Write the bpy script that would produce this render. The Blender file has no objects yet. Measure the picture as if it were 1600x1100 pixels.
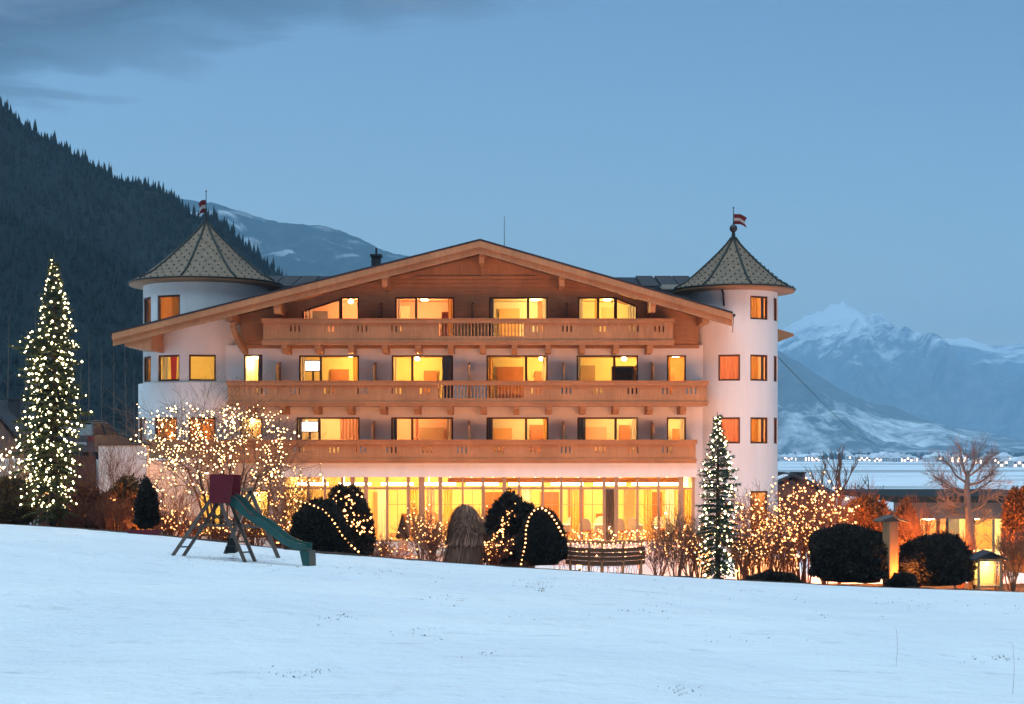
import bpy, math, random
import numpy as np
from mathutils import Vector, Matrix

SC = bpy.context.scene
COL = SC.collection
R = math.radians
PI = math.pi
ZC = 5.1            # eye height above the hotel's ground floor
F = 2400.0          # focal length in photo pixels (1600 wide)

# ------------------------------------------------------------------ camera
cam_d = bpy.data.cameras.new('camera')
cam = bpy.data.objects.new('camera', cam_d)
COL.objects.link(cam)
cam.location = (0, 0, ZC)
cam.rotation_euler = (PI / 2, 0, 0)
cam_d.sensor_width = 36.0
cam_d.lens = 54.0
cam_d.shift_y = 150.0 / 1600.0
cam_d.clip_start = 0.1
cam_d.clip_end = 40000
SC.camera = cam

# ------------------------------------------------------------------ sky and sun
world = bpy.data.worlds.new('World')
SC.world = world
world.use_nodes = True
wn = world.node_tree
wn.nodes.clear()


def N(nt, t, **kw):
    n = nt.nodes.new(t)
    for k, v in kw.items():
        if k in ('operation', 'blend_type', 'data_type', 'noise_dimensions', 'wave_type', 'bands_direction', 'interpolation_type', 'sky_type', 'noise_type', 'feature', 'vector_type', 'clamp'):
            setattr(n, k, v)
        else:
            n.inputs[k].default_value = v
    return n


def L(nt, a, b):
    nt.links.new(a, b)


def math_node(nt, op, a, b=None, clamp=False):
    n = nt.nodes.new('ShaderNodeMath')
    n.operation = op
    n.use_clamp = clamp
    for i, v in enumerate((a, b)):
        if v is None:
            continue
        if isinstance(v, (int, float)):
            n.inputs[i].default_value = v
        else:
            nt.links.new(v, n.inputs[i])
    return n.outputs[0]


def ramp_node(nt, fac, stops):
    n = nt.nodes.new('ShaderNodeValToRGB')
    cr = n.color_ramp
    while len(cr.elements) > 1:
        cr.elements.remove(cr.elements[-1])
    for i, (p, c) in enumerate(stops):
        e = cr.elements[0] if i == 0 else cr.elements.new(p)
        e.position = p
        c = (c, c, c) if isinstance(c, (int, float)) else c
        e.color = (c[0], c[1], c[2], 1)
    nt.links.new(fac, n.inputs[0])
    return n.outputs[0]


def mix_rgb(nt, fac, a, b, blend='MIX'):
    n = nt.nodes.new('ShaderNodeMix')
    n.data_type = 'RGBA'
    n.blend_type = blend
    n.clamp_factor = True
    for i, v in ((0, fac), (6, a), (7, b)):
        if isinstance(v, (int, float)):
            n.inputs[i].default_value = v
        elif isinstance(v, tuple):
            n.inputs[i].default_value = (v[0], v[1], v[2], 1)
        else:
            nt.links.new(v, n.inputs[i])
    return n.outputs[2]


SKY_STRENGTH = 0.14
SUN_STRENGTH = 1.3
EXPOSURE = 1.35
wo = wn.nodes.new('ShaderNodeOutputWorld')
bg = wn.nodes.new('ShaderNodeBackground')
bg.inputs['Strength'].default_value = SKY_STRENGTH
sky = wn.nodes.new('ShaderNodeTexSky')
sky.sky_type = 'NISHITA'
sky.sun_disc = False
sky.sun_elevation = R(1.6)
sky.sun_rotation = R(-20)
sky.air_density = 1.0
sky.dust_density = 0.0
sky.ozone_density = 3.2
tint = mix_rgb(wn, 1.0, sky.outputs[0], (1.36, 1.03, 0.96), 'MULTIPLY')
# a high layer of grey evening cloud, denser overhead and towards the left
tc = wn.nodes.new('ShaderNodeTexCoord')
sep = wn.nodes.new('ShaderNodeSeparateXYZ')
L(wn, tc.outputs['Generated'], sep.inputs[0])
zc_ = math_node(wn, 'MAXIMUM', sep.outputs[2], 0.02)
u_ = math_node(wn, 'DIVIDE', sep.outputs[0], zc_)
v_ = math_node(wn, 'DIVIDE', sep.outputs[1], zc_)
cmb = wn.nodes.new('ShaderNodeCombineXYZ')
L(wn, u_, cmb.inputs[0])
L(wn, math_node(wn, 'MULTIPLY', v_, 1.0), cmb.inputs[1])
n1 = N(wn, 'ShaderNodeTexNoise', Scale=2.0, Detail=7.0, Roughness=0.6, Distortion=0.5)
n2 = N(wn, 'ShaderNodeTexNoise', Scale=0.55, Detail=4.0, Roughness=0.55)
L(wn, cmb.outputs[0], n1.inputs['Vector'])
L(wn, cmb.outputs[0], n2.inputs['Vector'])
lean = math_node(wn, 'MULTIPLY', math_node(wn, 'ADD', math_node(wn, 'MULTIPLY', u_, 0.8), v_), -1.0)      # grows to the left and overhead
cov = math_node(wn, 'ADD', math_node(wn, 'MULTIPLY', math_node(wn, 'ADD', lean, 3.42), 0.9), math_node(wn, 'MULTIPLY', math_node(wn, 'SUBTRACT', n2.outputs[0], 0.5), 1.1))
cov = math_node(wn, 'MINIMUM', cov, 0.55)
dens = math_node(wn, 'ADD', cov, math_node(wn, 'MULTIPLY', math_node(wn, 'SUBTRACT', n1.outputs[0], 0.5), 1.5))
mask = ramp_node(wn, dens, [(0.0, 0.0), (0.2, 0.5), (0.5, 0.9)])
shade = ramp_node(wn, n1.outputs[0], [(0.36, (0.09, 0.105, 0.15)), (0.52, (0.20, 0.25, 0.36)), (0.68, (0.50, 0.66, 0.92))])
mixed = mix_rgb(wn, mask, tint, shade)
L(wn, mixed, bg.inputs[0])
L(wn, bg.outputs[0], wo.inputs[0])

sun_d = bpy.data.lights.new('sun', 'SUN')
sun = bpy.data.objects.new('sun', sun_d)
COL.objects.link(sun)
sun_d.energy = SUN_STRENGTH
sun_d.angle = R(80)
sun_d.color = (0.58, 0.83, 1.0)
sun.rotation_euler = (R(18), 0, R(-25))

SC.view_settings.view_transform = 'Standard'
SC.view_settings.look = 'None'
SC.view_settings.exposure = EXPOSURE
SC.view_settings.gamma = 1.0
SC.view_settings.use_curve_mapping = False
SC.render.engine = 'CYCLES'
SC.cycles.use_denoising = True
SC.cycles.max_bounces = 7
SC.cycles.diffuse_bounces = 3
SC.cycles.glossy_bounces = 2
SC.cycles.transmission_bounces = 2
SC.cycles.transparent_max_bounces = 12
SC.cycles.volume_bounces = 3
SC.cycles.sample_clamp_indirect = 4.0
SC.cycles.caustics_reflective = False
SC.cycles.caustics_refractive = False
SC.cycles.use_light_tree = True


# ------------------------------------------------------------------ helpers
def P(px, py, Y):
    return Vector(((px - 800.0) / F * Y, Y, ZC - (py - 700.0) / F * Y))


def PX(px, Y):
    return (px - 800.0) / F * Y


def PZ(py, Y):
    return ZC - (py - 700.0) / F * Y


def interp(x, pts):
    return float(np.interp(x, [p[0] for p in pts], [p[1] for p in pts]))


def smooth01(t):
    t = np.clip(t, 0, 1)
    return t * t * (3 - 2 * t)


def _hash(ix, iy, s):
    h = (ix.astype(np.int64) * 374761393 + iy.astype(np.int64) * 668265263 + s * 974634777) & 0x7fffffff
    h = ((h ^ (h >> 13)) * 1274126177) & 0x7fffffff
    return ((h ^ (h >> 16)) & 0xffff) / 65535.0


def vnoise(x, y, s=0):
    x = np.asarray(x, float)
    y = np.asarray(y, float)
    ix = np.floor(x)
    iy = np.floor(y)
    fx = smooth01(x - ix)
    fy = smooth01(y - iy)
    a = _hash(ix, iy, s)
    b = _hash(ix + 1, iy, s)
    c = _hash(ix, iy + 1, s)
    d = _hash(ix + 1, iy + 1, s)
    return (a * (1 - fx) + b * fx) * (1 - fy) + (c * (1 - fx) + d * fx) * fy - 0.5


def fbm(x, y, octv=5, s=0, gain=0.5):
    r = 0
    a = 1.0
    for i in range(octv):
        r = r + a * vnoise(np.asarray(x) * 2 ** i, np.asarray(y) * 2 ** i, s + i * 17)
        a *= gain
    return r


class MB:
    def __init__(s):
        s.v = []
        s.f = []
        s.m = []

    def poly(s, pts, m=0):
        k = len(s.v)
        s.v += [tuple(p) for p in pts]
        s.f.append(tuple(range(k, k + len(pts))))
        s.m.append(m)

    def box(s, x0, y0, z0, x1, y1, z1, m=0):
        k = len(s.v)
        s.v += [(x0, y0, z0), (x1, y0, z0), (x1, y1, z0), (x0, y1, z0), (x0, y0, z1), (x1, y0, z1), (x1, y1, z1), (x0, y1, z1)]
        for q in ((0, 1, 5, 4), (1, 2, 6, 5), (2, 3, 7, 6), (3, 0, 4, 7), (4, 5, 6, 7), (3, 2, 1, 0)):
            s.f.append(tuple(k + i for i in q))
            s.m.append(m)

    def hexa(s, p, m=0):          # eight corners, bottom ring then top ring
        k = len(s.v)
        s.v += [tuple(q) for q in p]
        for q in ((0, 1, 5, 4), (1, 2, 6, 5), (2, 3, 7, 6), (3, 0, 4, 7), (4, 5, 6, 7), (3, 2, 1, 0)):
            s.f.append(tuple(k + i for i in q))
            s.m.append(m)

    def prism(s, poly, y0, y1, m=0):      # polygon in x,z swept along y
        n = len(poly)
        k = len(s.v)
        s.v += [(p[0], y0, p[1]) for p in poly] + [(p[0], y1, p[1]) for p in poly]
        s.f.append(tuple(range(k, k + n)))
        s.f.append(tuple(range(k + 2 * n - 1, k + n - 1, -1)))
        s.m += [m, m]
        for i in range(n):
            j = (i + 1) % n
            s.f.append((k + j, k + i, k + n + i, k + n + j))
            s.m.append(m)

    def bar(s, a, b, w, h=None, m=0, up=(0, 0, 1)):     # square bar between two points
        a = Vector(a)
        b = Vector(b)
        h = h or w
        d = (b - a).normalized()
        u = Vector(up)
        if abs(d.dot(u)) > 0.98:
            u = Vector((0, 1, 0))
        x = d.cross(u).normalized() * (w / 2)
        y = x.cross(d).normalized() * (h / 2)
        s.hexa([a - x - y, a + x - y, a + x + y, a - x + y, b - x - y, b + x - y, b + x + y, b - x + y], m)

    def tube(s, pts, rad, n=6, m=0, cap=True):
        pts = [Vector(p) for p in pts]
        if isinstance(rad, (int, float)):
            rad = [rad] * len(pts)
        k = len(s.v)
        pa = None
        for i, p in enumerate(pts):
            d = (pts[min(i + 1, len(pts) - 1)] - pts[max(i - 1, 0)])
            if d.length < 1e-9:
                d = Vector((0, 0, 1))
            d.normalize()
            if pa is None:
                a = d.orthogonal().normalized()
            else:
                a = pa - d * pa.dot(d)
                a = a.normalized() if a.length > 1e-6 else d.orthogonal().normalized()
            pa = a
            b = d.cross(a)
            for j in range(n):
                t = 2 * PI * j / n
                q = p + (a * math.cos(t) + b * math.sin(t)) * rad[i]
                s.v.append((q.x, q.y, q.z))
        for i in range(len(pts) - 1):
            for j in range(n):
                j2 = (j + 1) % n
                s.f.append((k + i * n + j, k + i * n + j2, k + (i + 1) * n + j2, k + (i + 1) * n + j))
                s.m.append(m)
        if cap:
            s.f.append(tuple(k + j for j in range(n - 1, -1, -1)))
            e = k + (len(pts) - 1) * n
            s.f.append(tuple(e + j for j in range(n)))
            s.m += [m, m]

    def lathe(s, prof, cx, cy, n=24, m=0, a0=0.0):
        k = len(s.v)
        for r, z in prof:
            for j in range(n):
                t = a0 + 2 * PI * j / n
                s.v.append((cx + r * math.cos(t), cy + r * math.sin(t), z))
        for i in range(len(prof) - 1):
            for j in range(n):
                j2 = (j + 1) % n
                s.f.append((k + i * n + j, k + i * n + j2, k + (i + 1) * n + j2, k + (i + 1) * n + j))
                s.m.append(m)

    def ball(s, c, r, m=0, n=6, rings=4, sz=1.0):
        prof = []
        for i in range(rings + 1):
            t = -PI / 2 + PI * i / rings
            prof.append((max(1e-4, r * math.cos(t)), c[2] + r * sz * math.sin(t)))
        s.lathe(prof, c[0], c[1], n, m)

    def octa(s, c, r, m=0):
        k = len(s.v)
        x, y, z = c
        s.v += [(x + r, y, z), (x - r, y, z), (x, y + r, z), (x, y - r, z), (x, y, z + r), (x, y, z - r)]
        for q in ((0, 2, 4), (2, 1, 4), (1, 3, 4), (3, 0, 4), (2, 0, 5), (1, 2, 5), (3, 1, 5), (0, 3, 5)):
            s.f.append(tuple(k + i for i in q))
            s.m.append(m)

    def mesh(s, name, mats, off=(0, 0, 0), smooth=False):
        me = bpy.data.meshes.new(name)
        ox, oy, oz = off
        me.from_pydata([(a - ox, b - oy, c - oz) for a, b, c in s.v], [], s.f)
        for mt in (mats if isinstance(mats, (list, tuple)) else [mats]):
            me.materials.append(mt)
        if any(s.m):
            me.polygons.foreach_set('material_index', s.m)
        if smooth:
            me.polygons.foreach_set('use_smooth', [True] * len(me.polygons))
        me.update()
        return me

    def build(s, name, mats, parent=None, smooth=False, kind=None, local=False):
        off = (0, 0, 0) if local or parent is None else WL[parent.name]
        o = bpy.data.objects.new(name, s.mesh(name, mats, off, smooth))
        COL.objects.link(o)
        if parent is not None:
            o.parent = parent
            WL[o.name] = WL.get(parent.name, (0, 0, 0))
        else:
            WL[o.name] = (0, 0, 0)
        if kind:
            o['kind'] = kind
        return o


WL = {}


def np_mesh(name, V, T, mat, parent=None, kind=None, smooth=False):
    V = np.asarray(V, np.float64).reshape(-1, 3)
    T = np.asarray(T, np.int32)
    if parent is not None:
        V = V - np.array(WL[parent.name])
    k = T.shape[1]
    me = bpy.data.meshes.new(name)
    me.vertices.add(len(V))
    me.vertices.foreach_set('co', V.astype(np.float32).ravel())
    me.loops.add(T.size)
    me.loops.foreach_set('vertex_index', T.ravel())
    me.polygons.add(len(T))
    me.polygons.foreach_set('loop_start', np.arange(0, T.size, k, dtype=np.int32))
    if smooth:
        me.polygons.foreach_set('use_smooth', np.ones(len(T), bool))
    me.materials.append(mat)
    me.update(calc_edges=True)
    o = bpy.data.objects.new(name, me)
    COL.objects.link(o)
    if parent is not None:
        o.parent = parent
    WL[o.name] = WL[parent.name] if parent is not None else (0, 0, 0)
    if kind:
        o['kind'] = kind
    return o


def tag(o, label, cat, group=None, kind=None):
    o['label'] = label
    o['category'] = cat
    if group:
        o['group'] = group
    if kind:
        o['kind'] = kind
    return o


def thing(name, label, cat, loc=(0, 0, 0), group=None, rz=0.0):
    o = bpy.data.objects.new(name, None)
    COL.objects.link(o)
    o.location = loc
    o.rotation_euler = (0, 0, rz)
    o.empty_display_size = 0.3
    WL[o.name] = tuple(loc)
    return tag(o, label, cat, group)


def sub_empty(name, parent):
    o = bpy.data.objects.new(name, None)
    COL.objects.link(o)
    o.parent = parent
    WL[o.name] = WL[parent.name]
    return o


def inst(me_obj, name, loc_world, parent, rz=0.0):
    """another object on the same mesh (mesh in its own local space)"""
    o = bpy.data.objects.new(name, me_obj)
    COL.objects.link(o)
    o.parent = parent
    pl = WL[parent.name]
    o.location = (loc_world[0] - pl[0], loc_world[1] - pl[1], loc_world[2] - pl[2])
    o.rotation_euler = (0, 0, rz)
    WL[o.name] = tuple(loc_world)
    return o


def copy_tree(o, parent=None):
    c = o.copy()
    COL.objects.link(c)
    c.parent = parent
    for ch in o.children:
        copy_tree(ch, c)
    return c


def point_light(loc, power, color, radius=0.12, parent=None, name='lamp_light'):
    d = bpy.data.lights.new(name, 'POINT')
    d.energy = power
    d.color = color
    d.shadow_soft_size = radius
    o = bpy.data.objects.new(name, d)
    COL.objects.link(o)
    if parent is not None:
        o.parent = parent
        pl = WL[parent.name]
        loc = (loc[0] - pl[0], loc[1] - pl[1], loc[2] - pl[2])
    o.location = loc
    return o


# ------------------------------------------------------------------ materials
def new_mat(name):
    m = bpy.data.materials.new(name)
    m.use_nodes = True
    nt = m.node_tree
    b = nt.nodes['Principled BSDF']
    b.inputs['Specular IOR Level'].default_value = 0.3
    return m, nt, b


def coords(nt, scale=(1, 1, 1), kind='Object'):
    t = nt.nodes.new('ShaderNodeTexCoord')
    mp = nt.nodes.new('ShaderNodeMapping')
    mp.inputs['Scale'].default_value = scale
    L(nt, t.outputs[kind], mp.inputs[0])
    return mp.outputs[0]


def add_bump(nt, b, height, strength, dist=0.02):
    n = nt.nodes.new('ShaderNodeBump')
    n.inputs['Strength'].default_value = strength
    n.inputs['Distance'].default_value = dist
    L(nt, height, n.inputs['Height'])
    L(nt, n.outputs[0], b.inputs['Normal'])


def simple(name, c1, c2=None, rough=0.7, scale=4.0, stretch=(1, 1, 1), bump=0.0, metal=0.0, detail=4.0, leafy=0.0):
    m, nt, b = new_mat(name)
    c2 = c2 or tuple(x * 0.75 for x in c1)
    no = N(nt, 'ShaderNodeTexNoise', Scale=scale, Detail=detail, Roughness=0.6)
    L(nt, coords(nt, stretch), no.inputs['Vector'])
    col = ramp_node(nt, no.outputs[0], [(0.3, c2), (0.7, c1)])
    if leafy:            # every leaf or blade has a shade of its own
        ge = nt.nodes.new('ShaderNodeNewGeometry')
        col = mix_rgb(nt, 1.0, col, ramp_node(nt, ge.outputs['Random Per Island'], [(0.0, 1 - leafy), (0.6, 1.0), (1.0, 1 + leafy)]), 'MULTIPLY')
    L(nt, col, b.inputs['Base Color'])
    b.inputs['Roughness'].default_value = rough
    b.inputs['Metallic'].default_value = metal
    if bump:
        add_bump(nt, b, no.outputs[0], bump)
    return m


def wood(name, c1, c2, stretch=(9, 9, 0.7), rough=0.6):
    m, nt, b = new_mat(name)
    v = coords(nt, stretch)
    n1 = N(nt, 'ShaderNodeTexNoise', Scale=2.2, Detail=6.0, Roughness=0.65, Distortion=0.6)
    L(nt, v, n1.inputs['Vector'])
    n2 = N(nt, 'ShaderNodeTexNoise', Scale=0.55, Detail=6.0, Roughness=0.7)
    L(nt, coords(nt, (1, 1, 0.5)), n2.inputs['Vector'])
    c = ramp_node(nt, n1.outputs[0], [(0.3, c2), (0.65, c1)])
    c = mix_rgb(nt, ramp_node(nt, n2.outputs[0], [(0.35, 0.0), (0.75, 0.75)]), c, tuple(x * 0.55 for x in c2))
    L(nt, c, b.inputs['Base Color'])
    b.inputs['Roughness'].default_value = rough
    add_bump(nt, b, n1.outputs[0], 0.25, 0.01)
    return m


def emit(name, color, strength):
    m, nt, b = new_mat(name)
    b.inputs['Base Color'].default_value = (0.8, 0.8, 0.8, 1)
    b.inputs['Emission Color'].default_value = (*color, 1)
    b.inputs['Emission Strength'].default_value = strength
    return m


M = {}
def plaster():
    m, nt, b = new_mat('white_plaster')
    a = N(nt, 'ShaderNodeTexNoise', Scale=1.0, Detail=7.0, Roughness=0.65)
    L(nt, coords(nt, (1.6, 1.6, 0.22)), a.inputs['Vector'])
    f = N(nt, 'ShaderNodeTexNoise', Scale=14.0, Detail=4.0, Roughness=0.6)
    L(nt, coords(nt), f.inputs['Vector'])
    c = ramp_node(nt, a.outputs[0], [(0.25, (0.73, 0.715, 0.71)), (0.5, (0.80, 0.785, 0.78)), (0.72, (0.83, 0.815, 0.81))])
    L(nt, c, b.inputs['Base Color'])
    b.inputs['Roughness'].default_value = 0.9
    add_bump(nt, b, math_node(nt, 'ADD', f.outputs[0], a.outputs[0]), 0.12, 0.02)
    return m


M['plaster'] = plaster()
M['larch'] = wood('larch_boards', (0.54, 0.285, 0.14), (0.40, 0.195, 0.09))
M['larch_h'] = wood('larch_beams', (0.53, 0.27, 0.13), (0.39, 0.185, 0.085), stretch=(0.7, 9, 9))
M['dark_wood'] = wood('dark_frame_wood', (0.13, 0.05, 0.025), (0.08, 0.03, 0.016))
M['pale_wood'] = wood('pale_post_wood', (0.50, 0.33, 0.20), (0.40, 0.25, 0.15))
M['grey_wood'] = wood('weathered_wood', (0.15, 0.115, 0.095), (0.08, 0.06, 0.05))
M['bench_wood'] = wood('bench_wood', (0.22, 0.105, 0.05), (0.13, 0.06, 0.03), stretch=(0.7, 9, 9))
M['roof_dark'] = simple('dark_roof', (0.035, 0.036, 0.045), (0.02, 0.02, 0.027), 0.5, 3)
M['copper'] = simple('dark_green_copper', (0.02, 0.027, 0.024), (0.014, 0.02, 0.018), 0.45, 5)
M['metal'] = simple('dark_metal', (0.06, 0.06, 0.065), (0.04, 0.04, 0.045), 0.4, 5, metal=0.6)
M['room_yellow'] = simple('room_wall_yellow', (0.80, 0.66, 0.34), (0.74, 0.60, 0.30), 0.9, 2)
M['room_cream'] = simple('room_wall_cream', (0.85, 0.76, 0.52), (0.80, 0.71, 0.48), 0.9, 2)
M['room_orange'] = simple('room_wall_orange', (0.80, 0.46, 0.20), (0.74, 0.42, 0.18), 0.9, 2)
M['room_peach'] = simple('room_wall_peach', (0.82, 0.52, 0.36), (0.76, 0.48, 0.33), 0.9, 2)
M['floor_wood'] = simple('parquet', (0.35, 0.2, 0.1), (0.27, 0.15, 0.07), 0.5, 6, (1, 8, 1))
M['furniture'] = simple('orange_furniture_wood', (0.40, 0.14, 0.045), (0.32, 0.11, 0.035), 0.5, 5)
M['furniture_dark'] = simple('dark_furniture', (0.05, 0.03, 0.025), (0.035, 0.02, 0.02), 0.5, 5)
M['curtain_white'] = simple('pale_curtain', (0.72, 0.66, 0.6), (0.62, 0.56, 0.5), 0.9, 3, (14, 14, 0.3))
M['curtain_red'] = simple('red_curtain', (0.55, 0.06, 0.09), (0.4, 0.04, 0.06), 0.9, 3, (14, 14, 0.3))
M['curtain_pink'] = simple('pink_curtain', (0.80, 0.40, 0.28), (0.70, 0.32, 0.22), 0.9, 3, (14, 14, 0.3))
M['curtain_gold'] = simple('golden_curtain', (0.75, 0.45, 0.14), (0.55, 0.30, 0.08), 0.9, 3, (14, 14, 0.3))
M['curtain_grey'] = simple('grey_curtain', (0.22, 0.2, 0.22), (0.16, 0.15, 0.17), 0.9, 3, (14, 14, 0.3))
def translucent(mt):
    nt = mt.node_tree
    b = nt.nodes['Principled BSDF']
    out = [n for n in nt.nodes if n.type == 'OUTPUT_MATERIAL'][0]
    tl = nt.nodes.new('ShaderNodeBsdfTranslucent')
    src = b.inputs['Base Color'].links[0].from_socket
    L(nt, src, tl.inputs[0])
    mxs = nt.nodes.new('ShaderNodeMixShader')
    mxs.inputs[0].default_value = 0.62
    L(nt, b.outputs[0], mxs.inputs[1])
    L(nt, tl.outputs[0], mxs.inputs[2])
    L(nt, mxs.outputs[0], out.inputs[0])


for k_ in ('curtain_white', 'curtain_red', 'curtain_pink', 'curtain_gold'):
    translucent(M[k_])
M['cloth_white'] = simple('white_cloth', (0.8, 0.77, 0.74), (0.72, 0.69, 0.66), 0.9, 4)
M['pot'] = simple('pale_pot', (0.5, 0.42, 0.36), None, 0.7, 5)
M['bark'] = simple('bark', (0.13, 0.085, 0.06), (0.07, 0.045, 0.035), 0.9, 9, (1, 1, 0.25), bump=0.4)
M['bark_grey'] = simple('grey_bark', (0.26, 0.20, 0.18), (0.15, 0.115, 0.105), 0.9, 9, (1, 1, 0.25), bump=0.4)
M['bark_pale'] = simple('pale_bark', (0.30, 0.28, 0.27), (0.18, 0.17, 0.17), 0.9, 2, (1, 1, 0.25))
M['twig_red'] = simple('red_brown_twigs', (0.24, 0.10, 0.06), (0.14, 0.055, 0.035), 0.85, 9)
M['twig'] = simple('brown_twigs', (0.22, 0.13, 0.08), (0.13, 0.075, 0.05), 0.85, 9)
M['needle'] = simple('spruce_needles', (0.12, 0.135, 0.05), (0.055, 0.075, 0.03), 0.7, 2.5, leafy=0.5)
M['needle_blue'] = simple('blue_spruce_needles', (0.085, 0.13, 0.085), (0.045, 0.08, 0.05), 0.7, 2.5, leafy=0.5)
M['yew'] = simple('yew_leaves', (0.048, 0.034, 0.022), (0.020, 0.016, 0.012), 0.7, 3, leafy=0.8)
M['dry_leaf'] = simple('dry_leaves', (0.30, 0.13, 0.05), (0.18, 0.075, 0.03), 0.85, 5, leafy=0.6)
M['ivy'] = simple('bank_leaves', (0.20, 0.11, 0.045), (0.10, 0.06, 0.028), 0.8, 5, leafy=0.6)
M['dry_grass'] = simple('dry_reed', (0.40, 0.195, 0.125), (0.18, 0.085, 0.055), 0.9, 5, (3, 3, 0.5), leafy=0.7)
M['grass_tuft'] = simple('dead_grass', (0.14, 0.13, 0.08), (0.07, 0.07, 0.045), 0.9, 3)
M['soil'] = simple('garden_soil', (0.07, 0.04, 0.028), (0.03, 0.018, 0.014), 0.95, 3, bump=0.8)
M['cable'] = simple('cable', (0.03, 0.035, 0.03), None, 0.6, 3)
M['red_plastic'] = simple('red_plastic', (0.13, 0.005, 0.015), (0.10, 0.004, 0.011), 0.45, 3)
M['green_plastic'] = simple('green_plastic', (0.018, 0.085, 0.075), (0.012, 0.06, 0.055), 0.42, 2)
M['rubber'] = simple('rubber', (0.025, 0.025, 0.025), None, 0.8, 5)
M['car_paint'] = simple('dark_car_paint', (0.06, 0.062, 0.068), (0.048, 0.05, 0.056), 0.3, 2)
M['chrome'] = simple('bright_trim', (0.6, 0.6, 0.6), None, 0.25, 2, metal=1.0)
M['pool_green'] = simple('dark_fascia', (0.018, 0.024, 0.024), (0.012, 0.016, 0.016), 0.8, 1.5)
M['pool_grey'] = simple('grey_fascia', (0.13, 0.125, 0.125), (0.09, 0.088, 0.09), 0.8, 1.5)
M['house_wall'] = simple('far_house_wall', (0.62, 0.58, 0.55), (0.5, 0.47, 0.45), 0.9, 0.3)
M['house_brown'] = simple('brown_house_wall', (0.20, 0.10, 0.08), (0.14, 0.07, 0.055), 0.9, 1)
M['roof_snow'] = simple('snowy_roof', (0.85, 0.86, 0.88), (0.7, 0.72, 0.76), 0.8, 0.6)
M['roof_slate'] = simple('slate_roof', (0.06, 0.055, 0.06), (0.04, 0.037, 0.042), 0.8, 2)
M['flag_red'] = simple('red_flag', (0.13, 0.014, 0.018), (0.10, 0.011, 0.014), 0.8, 5)
M['flag_white'] = simple('white_flag', (0.42, 0.40, 0.40), (0.34, 0.33, 0.34), 0.8, 5)
M['terrace'] = simple('terrace_snow_slabs', (0.6, 0.6, 0.62), (0.4, 0.39, 0.4), 0.9, 0.8)
M['brown_render'] = simple('brown_boarding', (0.10, 0.05, 0.04), (0.07, 0.035, 0.028), 0.8, 3, (8, 8, 0.5))

M['bulb_cool'] = emit('white_bulb', (1.0, 0.78, 0.38), 10.0)
M['bulb_warm'] = emit('warm_bulb', (1.0, 0.36, 0.085), 4.0)
M['bulb_gold'] = emit('golden_bulb', (1.0, 0.55, 0.20), 6.0)
M['lamp'] = emit('room_lamp', (1.0, 0.80, 0.42), 9.0)
M['tube_lamp'] = emit('restaurant_lamp', (1.0, 0.84, 0.50), 9.0)
M['added_globe'] = emit('added_lamp_globe', (1.0, 0.55, 0.2), 12.0)  # emissive globes of the added garden lamps
M['tv'] = emit('tv_screen', (0.85, 0.93, 1.0), 0.7)
M['town_light'] = emit('town_light', (1.0, 0.58, 0.36), 5.5)

# window glass: clear, with a weak reflection of the evening sky
gm, gnt, gb = new_mat('window_glass')
gnt.nodes.remove(gb)
go = [n for n in gnt.nodes if n.type == 'OUTPUT_MATERIAL'][0]
tr = N(gnt, 'ShaderNodeBsdfTransparent')
tr.inputs[0].default_value = (0.96, 0.96, 0.95, 1)
gl = N(gnt, 'ShaderNodeBsdfGlossy', Roughness=0.03)
fr = N(gnt, 'ShaderNodeFresnel', IOR=1.5)
mx = gnt.nodes.new('ShaderNodeMixShader')
L(gnt, fr.outputs[0], mx.inputs[0])
L(gnt, tr.outputs[0], mx.inputs[1])
L(gnt, gl.outputs[0], mx.inputs[2])
L(gnt, mx.outputs[0], go.inputs[0])
M['glass'] = gm
M['car_glass'] = simple('tinted_car_glass', (0.03, 0.036, 0.045), None, 0.08, 1)
M['car_glass'].node_tree.nodes['Principled BSDF'].inputs['Specular IOR Level'].default_value = 0.8

# snow: soft relief, a few dull patches where the turf shows through
sm, snt, sb = new_mat('snow')
v = coords(snt)
a1 = N(snt, 'ShaderNodeTexNoise', Scale=0.22, Detail=5.0, Roughness=0.55)
a2 = N(snt, 'ShaderNodeTexNoise', Scale=2.6, Detail=6.0, Roughness=0.65)
a3 = N(snt, 'ShaderNodeTexNoise', Scale=1.0, Detail=8.0, Roughness=0.7)
L(snt, v, a1.inputs['Vector'])
L(snt, v, a2.inputs['Vector'])
L(snt, coords(snt, (0.5, 1.3, 1)), a3.inputs['Vector'])
c = ramp_node(snt, a1.outputs[0], [(0.3, (0.80, 0.82, 0.87)), (0.7, (0.92, 0.92, 0.93))])
thin = ramp_node(snt, math_node(snt, 'ADD', math_node(snt, 'MULTIPLY', a3.outputs[0], 0.6), math_node(snt, 'MULTIPLY', a2.outputs[0], 0.4)), [(0.56, 0.0), (0.68, 0.6)])
c = mix_rgb(snt, thin, c, (0.42, 0.42, 0.41))
L(snt, c, sb.inputs['Base Color'])
sb.inputs['Roughness'].default_value = 0.75
sb.inputs['Subsurface Weight'].default_value = 0.0
add_bump(snt, sb, math_node(snt, 'ADD', a2.outputs[0], math_node(snt, 'MULTIPLY', a1.outputs[0], 4.0)), 0.6, 0.2)
M['snow'] = sm

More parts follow.
